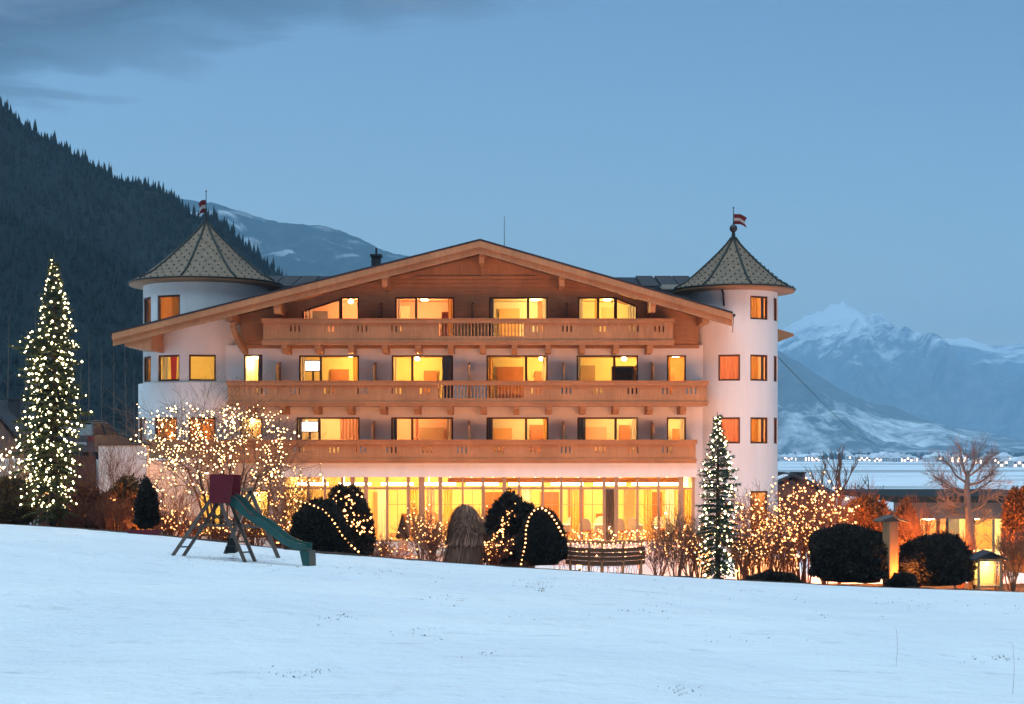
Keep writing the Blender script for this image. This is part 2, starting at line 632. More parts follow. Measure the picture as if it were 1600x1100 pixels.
# valley floor: snowfields with strips of bare, darker land
vm, vnt, vb = new_mat('valley_snow')
b1 = N(vnt, 'ShaderNodeTexNoise', Scale=1.0, Detail=5.0, Roughness=0.6, Distortion=0.4)
L(vnt, coords(vnt, (0.0016, 0.0060, 0.01)), b1.inputs['Vector'])
b2 = N(vnt, 'ShaderNodeTexNoise', Scale=0.02, Detail=6.0, Roughness=0.6)
L(vnt, coords(vnt), b2.inputs['Vector'])
w_ = ramp_node(vnt, b1.outputs[0], [(0.50, 0.0), (0.60, 0.75)])
c = ramp_node(vnt, b2.outputs[0], [(0.3, (0.78, 0.80, 0.84)), (0.7, (0.9, 0.91, 0.93))])
L(vnt, mix_rgb(vnt, w_, c, (0.26, 0.26, 0.25)), vb.inputs['Base Color'])
vb.inputs['Roughness'].default_value = 0.8
M['valley'] = vm


def mountain_mat(name, forest, snow, rock, scale, snow_lo, snow_hi, z_bias):
    m, nt, b = new_mat(name)
    v = coords(nt, (scale, scale, scale))
    n1 = N(nt, 'ShaderNodeTexNoise', Scale=1.0, Detail=8.0, Roughness=0.62, Distortion=0.5)
    n2 = N(nt, 'ShaderNodeTexNoise', Scale=7.0, Detail=6.0, Roughness=0.65)
    L(nt, v, n1.inputs['Vector'])
    L(nt, v, n2.inputs['Vector'])
    t = nt.nodes.new('ShaderNodeTexCoord')
    sp = nt.nodes.new('ShaderNodeSeparateXYZ')
    L(nt, t.outputs['Object'], sp.inputs[0])
    h = math_node(nt, 'ADD', math_node(nt, 'MULTIPLY', sp.outputs[2], z_bias), math_node(nt, 'ADD', math_node(nt, 'MULTIPLY', n1.outputs[0], 0.65), math_node(nt, 'MULTIPLY', n2.outputs[0], 0.35)))
    msk = ramp_node(nt, h, [(snow_lo, 0.0), (snow_hi, 1.0)])
    base = ramp_node(nt, n2.outputs[0], [(0.35, forest), (0.65, rock)])
    L(nt, mix_rgb(nt, msk, base, snow), b.inputs['Base Color'])
    b.inputs['Roughness'].default_value = 0.9
    add_bump(nt, b, n2.outputs[0], 0.9, 14.0)
    return m


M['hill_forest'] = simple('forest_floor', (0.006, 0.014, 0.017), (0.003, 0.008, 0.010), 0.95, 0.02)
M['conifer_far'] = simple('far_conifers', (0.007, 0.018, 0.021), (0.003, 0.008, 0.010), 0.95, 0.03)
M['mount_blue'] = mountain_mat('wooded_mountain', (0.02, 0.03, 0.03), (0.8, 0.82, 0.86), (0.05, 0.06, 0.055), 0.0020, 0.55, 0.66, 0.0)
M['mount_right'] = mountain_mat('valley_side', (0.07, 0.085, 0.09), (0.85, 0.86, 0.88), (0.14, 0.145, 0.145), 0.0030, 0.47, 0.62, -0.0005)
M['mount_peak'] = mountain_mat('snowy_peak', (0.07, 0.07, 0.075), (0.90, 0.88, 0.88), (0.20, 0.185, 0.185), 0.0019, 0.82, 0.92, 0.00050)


def roof_shingle():
    m, nt, b = new_mat('shingle_roof')
    t = nt.nodes.new('ShaderNodeTexCoord')
    sp = nt.nodes.new('ShaderNodeSeparateXYZ')
    L(nt, t.outputs['Object'], sp.inputs[0])
    course = math_node(nt, 'FRACT', math_node(nt, 'MULTIPLY', sp.outputs[2], 7.0))
    no = N(nt, 'ShaderNodeTexNoise', Scale=5.0, Detail=5.0, Roughness=0.6)
    L(nt, t.outputs['Object'], no.inputs['Vector'])
    c = ramp_node(nt, no.outputs[0], [(0.3, (0.15, 0.105, 0.07)), (0.7, (0.27, 0.19, 0.13))])
    dk = ramp_node(nt, course, [(0.0, 0.55), (0.18, 0.0)])
    L(nt, mix_rgb(nt, dk, c, (0.09, 0.08, 0.07)), b.inputs['Base Color'])
    b.inputs['Roughness'].default_value = 0.7
    add_bump(nt, b, course, 0.5, 0.02)
    return m


M['shingle'] = roof_shingle()

# ------------------------------------------------------------------ terrain
CREST = [(-400, 806), (0, 818), (120, 825), (230, 834), (400, 853), (500, 863), (700, 879), (885, 891), (1050, 901), (1300, 915), (1600, 926), (2000, 942)]


def ground(X, Y):
    X = np.asarray(X, float)
    Y = np.asarray(Y, float)
    cp = np.clip(800 + F * X / 48.0, -400, 2000)
    cd = (np.interp(cp, [p[0] for p in CREST], [p[1] for p in CREST]) - 700) * 48.0 / F
    near = ZC - (1.7 + (cd - 1.7) * np.clip(Y, -30, 48.0) / 48.0)
    z48 = ZC - cd
    slope = z48 - 0.10 * (Y - 48.0)
    s = smooth01((Y - 49.0) / 9.0)
    garden = slope * (1 - s) + 0.0 * s
    z = np.where(Y <= 48.0, near, garden)
    fall = smooth01((Y - 97.0) / 170.0)
    z = z * (1 - fall) - 15.0 * fall
    z = z + 15.0 * smooth01((-X - 44.0) / 26.0) * smooth01((Y - 85.0) / 90.0) * (1 - smooth01((Y - 260) / 200.0))
    rough = (fbm(X * 0.12, Y * 0.12, 3, 5) * 0.16 + fbm(X * 0.9, Y * 0.9, 3, 9) * 0.035)
    z = z + rough * np.clip((60 - np.abs(Y - 20)) / 30, 0, 1) * np.clip((48.6 - Y) / 3, 0.12, 1) * 1.35
    return z


def gz(x, y):
    return float(ground(np.array([x]), np.array([y]))[0])


def on_lawn(px, py):
    """the point of the lawn seen at photo pixel (px, py)"""
    lo, hi = 8.0, 48.0
    for _ in range(50):
        m_ = (lo + hi) / 2
        p = P(px, py, m_)
        if p.z > gz(p.x, p.y):
            lo = m_
        else:
            hi = m_
    p = P(px, py, lo)
    return Vector((p.x, p.y, gz(p.x, p.y)))


def at(px, Y, dz=0.0):
    x = PX(px, Y)
    return Vector((x, Y, gz(x, Y) + dz))


def spread(lo, hi, step, far, grow=1.22):
    a = list(np.arange(lo, hi, step))
    s = step
    p = hi
    while p < far:
        a.append(p)
        s *= grow
        p += s
    a.append(far)
    return a


xr = spread(0, 24, 0.35, 8200)
xs = np.array([-q for q in reversed(xr[1:])] + xr)
ys = np.array([-28, -20, -12, -6, -2] + spread(0.5, 62, 0.32, 9300, 1.12))
XX, YY = np.meshgrid(xs, ys)
ZZ = ground(XX, YY)
V = np.stack([XX, YY, ZZ], -1).reshape(-1, 3)
nx, ny = len(xs), len(ys)
ii = np.arange(ny - 1)[:, None] * nx + np.arange(nx - 1)[None]
Q = np.stack([ii, ii + 1, ii + nx + 1, ii + nx], -1).reshape(-1, 4)
g = np_mesh('snowy_ground', V, Q, M['snow'], kind='structure', smooth=True)
g['label'] = 'snow covered slope and the flat white valley floor behind'
g.data.materials.append(M['valley'])
cy = YY[:-1, :-1].reshape(-1)
g.data.polygons.foreach_set('material_index', (cy > 230).astype(np.int32))


def bed(name, x0, x1, y0, y1, wav, seed):
    nx_, ny_ = int((x1 - x0) / 0.22), int((y1 - y0) / 0.3)
    u = np.linspace(x0, x1, nx_)
    V_ = []
    for j in range(ny_ + 1):
        t = j / ny_
        yy = y0 + (y1 - y0) * t + fbm(u * 0.8, u * 0 + 3.1, 4, seed) * wav * (1 - t)
        zz = ground(u, yy) + 0.035 + 0.07 * np.clip(fbm(u * 2.2, yy * 2.2, 3, seed + 1), -0.3, 1) - 0.05 * (j == 0)
        V_.append(np.stack([u, yy, zz], -1))
    V_ = np.concatenate(V_)
    ii_ = np.arange(ny_)[:, None] * nx_ + np.arange(nx_ - 1)[None]
    Q_ = np.stack([ii_, ii_ + 1, ii_ + nx_ + 1, ii_ + nx_], -1).reshape(-1, 4)
    o = np_mesh(name, V_, Q_, M['soil'], kind='structure', smooth=True)
    o['label'] = 'bare dark earth under the garden bushes'
    return o


bed('garden_bed', -7.1, 26.0, 48.0, 51.2, 0.9, 31)
bed('garden_bed', -5.4, -2.2, 56.0, 66.4, 0.3, 35)
bed('garden_bed', 7.0, 26.0, 51.25, 57.5, 0.0, 39)
bed('garden_bed', -26.0, -7.2, 48.1, 66.5, 0.5, 47)


# ------------------------------------------------------------------ mountains
def mountain(name, label, prof, D, foot, mat, amp, seed, nrow=34, step=5, power=1.0, zfoot=-16.0, ridge=0.0, dip=0.5):
    u = np.arange(prof[0][0], prof[-1][0] + step, step, dtype=float)
    ridge_z = ZC - (np.interp(u, [p[0] for p in prof], [p[1] for p in prof]) - 700) / F * D
    X = (u - 800) / F * D
    rows = []
    vs = list(np.linspace(0, 1, nrow)) + [1.12, 1.35, 1.7]
    for v in vs:
        if v <= 1:
            y = D * (foot + (1 - foot) * v)
            z = zfoot + (ridge_z - zfoot) * v ** power
            w = v ** 0.7 * (1 - v) * 4
            n_ = fbm(X / (D * 0.05) + seed, np.full_like(X, y / (D * 0.07)), 6, seed, 0.55)
            rg = (0.5 - np.abs(fbm(X / (D * 0.045), np.full_like(X, y / (D * 0.16)), 5, seed + 3, 0.55))) * ridge
            z = z + (n_ * amp + rg - ridge * 0.42) * w * np.clip(ridge_z - zfoot, 0, None)
            z = np.maximum(z, zfoot)
            if v == 1:
                z = z + fbm(X / (D * 0.004), X * 0, 4, seed + 5) * dip * 0.004 * D
        else:
            y = D * (1 + (v - 1) * 0.35)
            z = zfoot + (ridge_z - zfoot) * max(0.0, 1 - (v - 1) * 1.43)
        rows.append(np.stack([X, np.full_like(X, y), z], -1))
    V_ = np.concatenate(rows)
    n = len(u)
    m_ = len(vs)
    ii_ = np.arange(m_ - 1)[:, None] * n + np.arange(n - 1)[None]
    Q_ = np.stack([ii_, ii_ + 1, ii_ + n + 1, ii_ + n], -1).reshape(-1, 4)
    o = np_mesh(name, V_, Q_, mat, kind='structure', smooth=True)
    o['label'] = label
    return V_.reshape(m_, n, 3)[:nrow], o


PROF_HILL = [(-500, -170), (-200, 45), (0, 160), (40, 198), (95, 230), (140, 256), (190, 284), (225, 291), (250, 296), (272, 312), (290, 332), (330, 345), (350, 352), (390, 392), (435, 430), (520, 505), (640, 590), (760, 700)]
PROF_LOW = [(-500, 180), (-200, 270), (0, 338), (90, 366), (180, 412), (245, 452), (330, 520), (420, 590), (560, 695)]
PROF_BLUE = [(150, 270), (285, 312), (330, 316), (365, 326), (400, 338), (440, 348), (500, 352), (530, 360), (560, 372), (590, 386), (610, 395), (650, 402), (700, 430), (760, 480), (840, 560), (900, 650)]
PROF_RIGHT = [(900, 480), (1000, 482), (1100, 502), (1215, 547), (1260, 574), (1300, 600), (1330, 616), (1360, 630), (1400, 636), (1440, 655), (1480, 666), (1530, 673), (1565, 684), (1590, 698), (1640, 712)]
PROF_PEAK = [(850, 640), (950, 600), (1060, 565), (1150, 545), (1200, 527), (1235, 509), (1262, 492), (1284, 484), (1300, 476), (1316, 473), (1330, 479), (1352, 495), (1372, 501), (1390, 508), (1420, 524), (1460, 530), (1500, 528), (1545, 540), (1600, 536), (1700, 545), (1800, 540), (1950, 575), (2100, 600)]
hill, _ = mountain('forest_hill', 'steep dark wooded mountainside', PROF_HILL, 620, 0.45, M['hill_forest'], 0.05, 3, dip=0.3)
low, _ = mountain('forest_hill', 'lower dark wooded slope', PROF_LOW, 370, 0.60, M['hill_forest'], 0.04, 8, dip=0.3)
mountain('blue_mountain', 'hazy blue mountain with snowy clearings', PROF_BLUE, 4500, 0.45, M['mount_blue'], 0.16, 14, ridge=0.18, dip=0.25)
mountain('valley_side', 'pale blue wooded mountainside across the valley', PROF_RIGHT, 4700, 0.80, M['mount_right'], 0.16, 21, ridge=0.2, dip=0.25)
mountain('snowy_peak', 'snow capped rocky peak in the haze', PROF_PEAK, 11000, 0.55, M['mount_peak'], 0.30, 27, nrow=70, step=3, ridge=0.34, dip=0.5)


def forest(name, label, grid, n, hmin, hmax, seed, ridge_n):
    rng = np.random.default_rng(seed)
    m_, k, _ = grid.shape
    a = np.concatenate([rng.uniform(0.06, 0.985, n), rng.uniform(0.975, 0.999, ridge_n)]) * (m_ - 1)
    b_ = np.concatenate([rng.uniform(0, 1, n), rng.uniform(0, 1, ridge_n)]) * (k - 1.001)
    i = a.astype(int)
    j = b_.astype(int)
    fa = (a - i)[:, None]
    fb = (b_ - j)[:, None]
    p = (grid[i, j] * (1 - fb) + grid[i, j + 1] * fb) * (1 - fa) + (grid[i + 1, j] * (1 - fb) + grid[i + 1, j + 1] * fb) * fa
    keep = np.ones(len(p), bool)
    p = p[keep]
    h = rng.uniform(hmin, hmax, len(p)) * (0.55 + 0.75 * rng.random(len(p)) ** 2)
    r = h * rng.uniform(0.11, 0.24, len(p))
    V_, T_ = [], []
    ns = 5
    for (z0, z1, rr) in ((0.06, 0.6, 1.0), (0.36, 1.0, 0.62)):
        ang = rng.uniform(0, 6.28, len(p))
        base = sum(len(x) for x in V_)
        ring = [np.stack([p[:, 0] + r * rr * rng.uniform(0.8, 1.2, len(p)) * np.cos(ang + 2 * PI * q / ns), p[:, 1] + r * rr * np.sin(ang + 2 * PI * q / ns), p[:, 2] - 1 + h * z0 * rng.uniform(0.8, 1.2, len(p))], -1) for q in range(ns)]
        tip = np.stack([p[:, 0], p[:, 1], p[:, 2] - 1 + h * z1], -1)
        V_.append(np.stack(ring + [tip], 1).reshape(-1, 3))
        idx = base + np.arange(len(p)) * (ns + 1)
        for q in range(ns):
            T_.append(np.stack([idx + q, idx + (q + 1) % ns, idx + ns], -1))
    o = np_mesh(name, np.concatenate(V_), np.concatenate(T_), M['conifer_far'])
    return tag(o, label, 'forest', kind='stuff')


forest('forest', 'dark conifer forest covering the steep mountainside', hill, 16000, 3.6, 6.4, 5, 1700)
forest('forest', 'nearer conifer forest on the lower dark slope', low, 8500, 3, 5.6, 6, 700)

# the air between here and the peaks
hz_mat = bpy.data.materials.new('evening_haze')
hz_mat.use_nodes = True
hn = hz_mat.node_tree
for n_ in list(hn.nodes):
    if n_.type == 'BSDF_PRINCIPLED':
        hn.nodes.remove(n_)
pv = hn.nodes.new('ShaderNodeVolumePrincipled')
pv.inputs['Color'].default_value = (0.42, 0.74, 1.0, 1)
pv.inputs['Density'].default_value = 1.2e-4
pv.inputs['Anisotropy'].default_value = 0.0
hout = [n_ for n_ in hn.nodes if n_.type == 'OUTPUT_MATERIAL'][0]
L(hn, pv.outputs[0], hout.inputs['Volume'])
hb = MB()
hb.box(-8400, -60, -17.5, 8400, 14000, 1160)
hz = hb.build('haze', hz_mat)
hz['kind'] = 'stuff'
hz['label'] = 'thin blue evening haze filling the valley'
hz['category'] = 'haze'

# ------------------------------------------------------------------ village across the valley
rng = random.Random(11)


def village_house(w, d, h, rh, lit):
    b = MB()
    b.box(-w / 2, -d / 2, 0, w / 2, d / 2, h, 0)
    o = 0.9
    b.prism([(-w / 2 - o, h - 0.3), (w / 2 + o, h - 0.3), (0, h + rh)], -d / 2 - o, d / 2 + o, 1)
    for k in range(3):
        for s in range(2):
            x = -w / 2 + w * (k + 0.5) / 3
            z = 1.0 + s * 2.8
            b.box(x - 1.1, -d / 2 - 0.06, z, x + 1.1, -d / 2 - 0.01, z + 1.9, 2 if (k * 2 + s) in lit else 3)
    b.box(w * 0.2, -0.4, h + rh * 0.3, w * 0.2 + 0.9, 0.5, h + rh + 1.0, 0)
    return b.mesh('house', [M['house_wall'], M['roof_snow'], M['town_light'], M['car_glass']])


HM = [village_house(14, 12, 7, 4, (0, 3, 4)), village_house(18, 13, 8, 5, (1, 2, 5)), village_house(12, 11, 6, 4, ()), village_house(22, 14, 7, 4.5, (0, 1, 2, 3, 4, 5)), village_house(15, 12, 8, 4.5, (3,))]
spots = []
for cx, cnt, sp, yy, ys_ in ((1245, 11, 40, 2500, 190), (1365, 13, 40, 2450, 200), (1420, 8, 25, 2350, 150), (1545, 9, 34, 2150, 200), (1600, 8, 30, 1700, 120), (1300, 10, 60, 2720, 60), (1480, 6, 40, 2300, 150)):
    for k in range(cnt):
        Y = yy + rng.uniform(-ys_, ys_)
        px = cx + rng.gauss(0, sp * 0.6)
        spots.append((px, Y))
for px, Y in spots:
    o = bpy.data.objects.new('village_house', rng.choice(HM))
    COL.objects.link(o)
    o.location = (PX(px, Y), Y, -15.1)
    o.rotation_euler = (0, 0, rng.uniform(-0.7, 0.7))
    s = rng.uniform(0.7, 1.15)
    o.scale = (s, s, s)
    tag(o, 'small pale house of the hazy village across the snowy valley', 'house', 'houses of the village across the valley')

# dark clumps of trees between the village houses: too many and too small to count
rs = np.random.default_rng(77)
n = 1500
px = np.concatenate([rs.uniform(1195, 1640, 1100), rs.uniform(1195, 1640, 400)])
Yv = np.concatenate([rs.normal(2820, 130, 1100), rs.normal(2640, 25, 400)])
keep = (fbm(px / 34.0, Yv / 160.0, 3, 2) > -0.06)
px, Yv = px[keep], Yv[keep]
n = len(px)
X_ = (px - 800) / F * Yv
h = rs.uniform(5, 13, n)
r = h * rs.uniform(0.25, 0.42, n)
Vs, Ts = [], []
ang = rs.uniform(0, 6.28, n)
for q in range(5):
    Vs.append(np.stack([X_ + r * np.cos(ang + q * 2 * PI / 5), Yv + r * np.sin(ang + q * 2 * PI / 5), -15 + h * rs.uniform(0.25, 0.6, n)], -1))
Vs.append(np.stack([X_, Yv, -15 + h], -1))
Vs.append(np.stack([X_, Yv, np.full(n, -15.3)], -1))
Vv = np.stack(Vs, 1).reshape(-1, 3)
idx = np.arange(n) * 7
for q in range(5):
    Ts.append(np.stack([idx + q, idx + (q + 1) % 5, idx + 5], -1))
    Ts.append(np.stack([idx + (q + 1) % 5, idx + q, idx + 6], -1))
o = np_mesh('tree_clumps', Vv, np.concatenate(Ts), M['conifer_far'])
tag(o, 'dark clumps of far trees between the village houses', 'trees', kind='stuff')

# ------------------------------------------------------------------ the hotel
YW = 72.0
hotel = thing('hotel', 'large white and timber alpine hotel with two turrets and every window lit', 'hotel', (PX(750, YW), YW, 0))


def wall_columns(b, f, us, bottom, top, holes, reveal, m=0, mr=0):
    us = sorted(set([round(u, 5) for u in us] + [round(h[0], 5) for h in holes] + [round(h[1], 5) for h in holes]))
    for a, c in zip(us[:-1], us[1:]):
        if c - a < 1e-4:
            continue
        mid = (a + c) / 2
        hs = sorted([h for h in holes if h[0] - 1e-4 <= a and c <= h[1] + 1e-4], key=lambda h: h[2])
        cur = (bottom(a), bottom(c))
        for h in hs:
            if h[2] > min(cur) + 1e-3:
                b.poly([f(a, cur[0], 0), f(c, cur[1], 0), f(c, h[2], 0), f(a, h[2], 0)], m)
                b.poly([f(a, h[2], 0), f(c, h[2], 0), f(c, h[2], reveal), f(a, h[2], reveal)], mr)
            ta = h[3] + (h[4] - h[3]) * (a - h[0]) / (h[1] - h[0])
            tc_ = h[3] + (h[4] - h[3]) * (c - h[0]) / (h[1] - h[0])
            b.poly([f(c, tc_, 0), f(a, ta, 0), f(a, ta, reveal), f(c, tc_, reveal)], mr)
            if abs(a - h[0]) < 1e-3:
                b.poly([f(a, h[2], 0), f(a, h[2], reveal), f(a, ta, reveal), f(a, ta, 0)], mr)
            if abs(c - h[1]) < 1e-3:
                b.poly([f(c, h[2], reveal), f(c, h[2], 0), f(c, tc_, 0), f(c, tc_, reveal)], mr)
            cur = (ta, tc_)
        t = (top(a), top(c))
        if max(t[0] - cur[0], t[1] - cur[1]) > 1e-3:
            b.poly([f(a, cur[0], 0), f(c, cur[1], 0), f(c, t[1], 0), f(a, t[0], 0)], m)


def flat(y):
    return lambda u, z, d: (u, y + d, z)


def make_window(origin, rz, w, hl, hr, muls, fw=0.075, name='window', frame_mat='dark_wood', mw=0.11, bars=()):
    """window frame with its panes; origin is the lower left corner of the opening"""
    b = MB()
    dp = 0.09

    def top(x):
        return hl + (hr - hl) * x / w
    b.box(0, 0, 0, fw, dp, top(0), 0)
    b.box(w - fw, 0, 0, w, dp, top(w), 0)
    b.box(fw, 0, 0, w - fw, dp, fw, 0)
    b.hexa([(fw, 0.001, top(fw) - fw), (w - fw, 0.001, top(w - fw) - fw), (w - fw, dp, top(w - fw) - fw), (fw, dp, top(fw) - fw),
            (fw, 0.001, top(fw)), (w - fw, 0.001, top(w - fw)), (w - fw, dp, top(w - fw)), (fw, dp, top(fw))], 0)
    xs_ = [fw]
    for mx_ in muls:
        b.hexa([(mx_ - mw / 2, 0.004, fw), (mx_ + mw / 2, 0.004, fw), (mx_ + mw / 2, dp - .004, fw), (mx_ - mw / 2, dp - .004, fw),
                (mx_ - mw / 2, 0.004, top(mx_) - fw), (mx_ + mw / 2, 0.004, top(mx_) - fw), (mx_ + mw / 2, dp - .004, top(mx_) - fw), (mx_ - mw / 2, dp - .004, top(mx_) - fw)], 0)
        xs_ += [mx_ - mw / 2, mx_ + mw / 2]
    xs_.append(w - fw)
    o = b.build(name, M[frame_mat], hotel, local=True)
    hl_ = WL['hotel']
    o.location = (origin[0] - hl_[0], origin[1] - hl_[1], origin[2] - hl_[2])
    o.rotation_euler = (0, 0, rz)
    WL[o.name] = tuple(origin)
    for i in range(0, len(xs_), 2):
        p = MB()
        x0, x1 = xs_[i], xs_[i + 1]
        p.poly([(x0, 0.045, fw), (x1, 0.045, fw), (x1, 0.045, top(x1) - fw), (x0, 0.045, top(x0) - fw)])
        p.build('pane', M['glass'], o, local=True)
    return o


def curtain(win, x0, x1, z0, z1, mat, y=0.24, amp=0.035, pitch=0.16, lean=0.0):
    n_ = max(6, int((x1 - x0) / pitch * 6))
    b = MB()
    top_, bot = [], []
    for i in range(n_ + 1):
        t = i / n_
        x = x0 + (x1 - x0) * t
        yy = y + amp * math.sin(x / pitch * 2 * PI)
        top_.append((x, yy, z1))
        bot.append((x + lean * (0.5 - t), yy, z0))
    for i in range(n_):
        b.poly([bot[i], bot[i + 1], top_[i + 1], top_[i]])
    return b.build('curtain', M[mat], win, smooth=True, local=True)


def room(x0, x1, zf, zt, mat, lamp_px=None, power=90, color=(1.0, 0.60, 0.20), depth=3.8, y0=72.28, floor='floor_wood', ball=True):
    b = MB()
    y1 = y0 + depth
    b.poly([(x0, y1, zf), (x1, y1, zf), (x1, y1, zt), (x0, y1, zt)], 0)
    b.poly([(x0, y0, zf), (x0, y1, zf), (x0, y1, zt), (x0, y0, zt)], 0)
    b.poly([(x1, y1, zf), (x1, y0, zf), (x1, y0, zt), (x1, y1, zt)], 0)
    b.poly([(x0, y0, zt), (x0, y1, zt), (x1, y1, zt), (x1, y0, zt)], 0)
    b.poly([(x0, y1, zf), (x0, y0, zf), (x1, y0, zf), (x1, y1, zf)], 1)
    # strips that close the room against the back of the outer wall
    b.build('room_interior', [M[mat], M[floor]], hotel)
    cy_ = y0 + min(1.6, depth * 0.45)
    lx = (x0 + x1) / 2 if lamp_px is None else PX(lamp_px, cy_)
    lb = MB()
    if ball:
        lb.ball((lx, cy_, zt - 0.17), 0.13, 0, 10, 6, 0.7)
        lb.tube([(lx, cy_, zt - 0.08), (lx, cy_, zt)], 0.02, 5)
    else:
        lb.lathe([(0.01, zt - 0.05), (0.17, zt - 0.05), (0.2, zt - 0.005)], lx, cy_ + 0.7, 16)
    lb.build('ceiling_lamp', M['lamp'], hotel, smooth=True)
    point_light((lx, cy_, zt - 0.42), power * 0.7, color, 0.14, hotel)


# ---- roof line of the big gable (top edge of the verge)
YF = 69.3
RL = (PX(175, YF), PZ(519, YF))
RT = (PX(750, YF), PZ(374, YF))
RR = (PX(1145, YF), PZ(488, YF))


def zroof(x):
    if x <= RT[0]:
        return RL[1] + (RT[1] - RL[1]) * (x - RL[0]) / (RT[0] - RL[0])
    return RT[1] + (RR[1] - RT[1]) * (x - RT[0]) / (RR[0] - RT[0])


# floor levels
FL = {1: 4.47, 2: 7.18, 3: 9.93}
WX0, WX1 = PX(352, YW), PX(1099, YW)
Z_WOOD = PZ(539, YW)

# window table: px0, px1, py top left, py top right, mullion px list
W3 = [(472, 561, 484, 461, [533]), (617, 710, 464, 464, [648]), (764, 856, 464, 464, [824]), (903, 996, 464, 478, [935])]
W2 = [(381, 410, 554, 554, []), (467, 561, 555, 555, [501]), (612, 708, 555, 555, [644]), (760, 856, 555, 555, [822]), (901, 997, 555, 555, [960]), (1042, 1072, 555, 555, [])]
W1 = [(375, 410, 652, 652, []), (463, 562, 652, 652, [499]), (611, 708, 652, 652, [644]), (760, 857, 652, 652, [822]), (902, 997, 652, 652, [962]), (1042, 1072, 652, 652, [])]
W0 = [(381, 420, 766, 766, [])]


def hole(wd, zb):
    return (PX(wd[0], YW), PX(wd[1], YW), zb, PZ(wd[2], YW), PZ(wd[3], YW))


H1 = [hole(w_, FL[1] + 0.08) for w_ in W1]
H2 = [hole(w_, FL[2] + 0.08) for w_ in W2]
wb = MB()
us = [WX0, WX1] + list(np.arange(WX0, WX1, 2.0))
wall_columns(wb, flat(YW), us, lambda u: 4.40, lambda u: Z_WOOD, H1 + H2, 0.14)
xg0, xg1 = PX(440, 70.3), PX(1089, 70.3)
H0 = [hole(w_, 0.9) for w_ in W0]
wall_columns(wb, flat(YW), [WX0, xg0], lambda u: -0.6, lambda u: 4.40, H0, 0.14)
wall_columns(wb, flat(YW), [xg1, WX1], lambda u: -0.6, lambda u: 4.40, [], 0.14)
# plain side and back walls
XL, XR = PX(322, 74.6) - 2.9, 12.55
wb.poly([(XL, 74.6, -0.6), (XL, 92, -0.6), (XL, 92, 10.0), (XL, 74.6, 10.0)])
wb.poly([(XR, 92, -0.6), (XR, 73.4, -0.6), (XR, 73.4, 10.6), (XR, 92, 10.6)])
wb.poly([(XR, 92, -0.6), (XL, 92, -0.6), (XL, 92, 10.0), (RT[0], 92, 14.0), (XR, 92, 10.6)])
wb.build('wall', M['plaster'], hotel)

# ---- timber clad gable
gx0, gx1 = PX(376, YW), PX(1091, YW)
YG = 71.9
H3 = [(PX(w_[0], YG), PX(w_[1], YG), FL[3] + 0.08, PZ(w_[2], YG), PZ(w_[3], YG)) for w_ in W3]
# the outer lights of the first and last window follow the roof pitch only on their outer part
h_a = H3.pop(0)
xs_a = PX(532, YG)
H3.append((h_a[0], xs_a, h_a[2], PZ(485, YG), PZ(466, YG)))
H3.append((xs_a, h_a[1], h_a[2], PZ(464, YG), PZ(464, YG)))
h_d = [h for h in H3 if abs(h[0] - PX(903, YG)) < 0.01][0]
H3.remove(h_d)
xs_d = PX(962, YG)
H3.append((h_d[0], xs_d, h_d[2], PZ(464, YG), PZ(464, YG)))
H3.append((xs_d, h_d[1], h_d[2], PZ(464, YG), PZ(478, YG)))
gw = MB()
wall_columns(gw, flat(YG), [gx0, gx1, RT[0]] + list(np.arange(gx0, gx1, 1.5)), lambda u: Z_WOOD, lambda u: zroof(u) - 0.36, H3, 0.18)
gw.poly([(gx0, YG, Z_WOOD), (gx1, YG, Z_WOOD), (gx1, YW + 0.2, Z_WOOD), (gx0, YW + 0.2, Z_WOOD)])
for gx in (gx0, gx1):
    gw.poly([(gx, YG, Z_WOOD), (gx, YW + 1.0, Z_WOOD), (gx, YW + 1.0, zroof(gx) - 0.36), (gx, YG, zroof(gx) - 0.36)])
gable = gw.build('gable_cladding', M['larch_h'], hotel)
# horizontal siding boards around the windows, upright boards above
hb_ = MB()
z = Z_WOOD + 0.02
zbeam = PZ(436, YG)
while z < zbeam - 0.2:
    spans = [(gx0 + 0.05, gx1 - 0.05)]
    for h in H3:
        if h[2] - 0.05 < z + 0.18 and z < max(h[3], h[4]) + 0.1:
            ns_ = []
            for a, c in spans:
                lo_, hi_ = h[0] - 0.1, h[1] + 0.1
                if hi_ <= a or lo_ >= c:
                    ns_.append((a, c))
                else:
                    if lo_ > a:
                        ns_.append((a, lo_))
                    if hi_ < c:
                        ns_.append((hi_, c))
            spans = ns_
    for a, c in spans:
        # stay below the sloping soffit
        while a < c and zroof(a) - 0.40 < z + 0.18:
            a += 0.1
        while c > a and zroof(c) - 0.40 < z + 0.18:
            c -= 0.1
        if c - a > 0.1:
            hb_.box(a, YG - 0.028, z, c, YG - 0.002, z + 0.178, 0)
    z += 0.19
hb_.build('siding', M['larch_h'], gable, kind='stuff')
vb_ = MB()
x = RT[0] - 5.4
k = 0
while x < RT[0] + 4.7:
    zt = min(zroof(x), zroof(x + 0.19)) - 0.40
    if zt > zbeam + 0.2:
        vb_.box(x, YG - 0.03 - 0.012 * (k % 2), zbeam + 0.16, x + 0.19, YG - 0.002, zt, 0)
    x += 0.2
    k += 1
vb_.build('upright_boards', M['larch'], gable, kind='stuff')
bb = MB()
bx0 = RT[0] - (RT[1] - zbeam - 0.75) / 0.252
bx1 = RT[0] + (RT[1] - zbeam - 0.75) / 0.2886
bb.box(bx0, YG - 0.10, zbeam - 0.02, bx1, YG - 0.002, zbeam + 0.14, 0)
bb.build('beam', M['larch_h'], gable)
bb = MB()
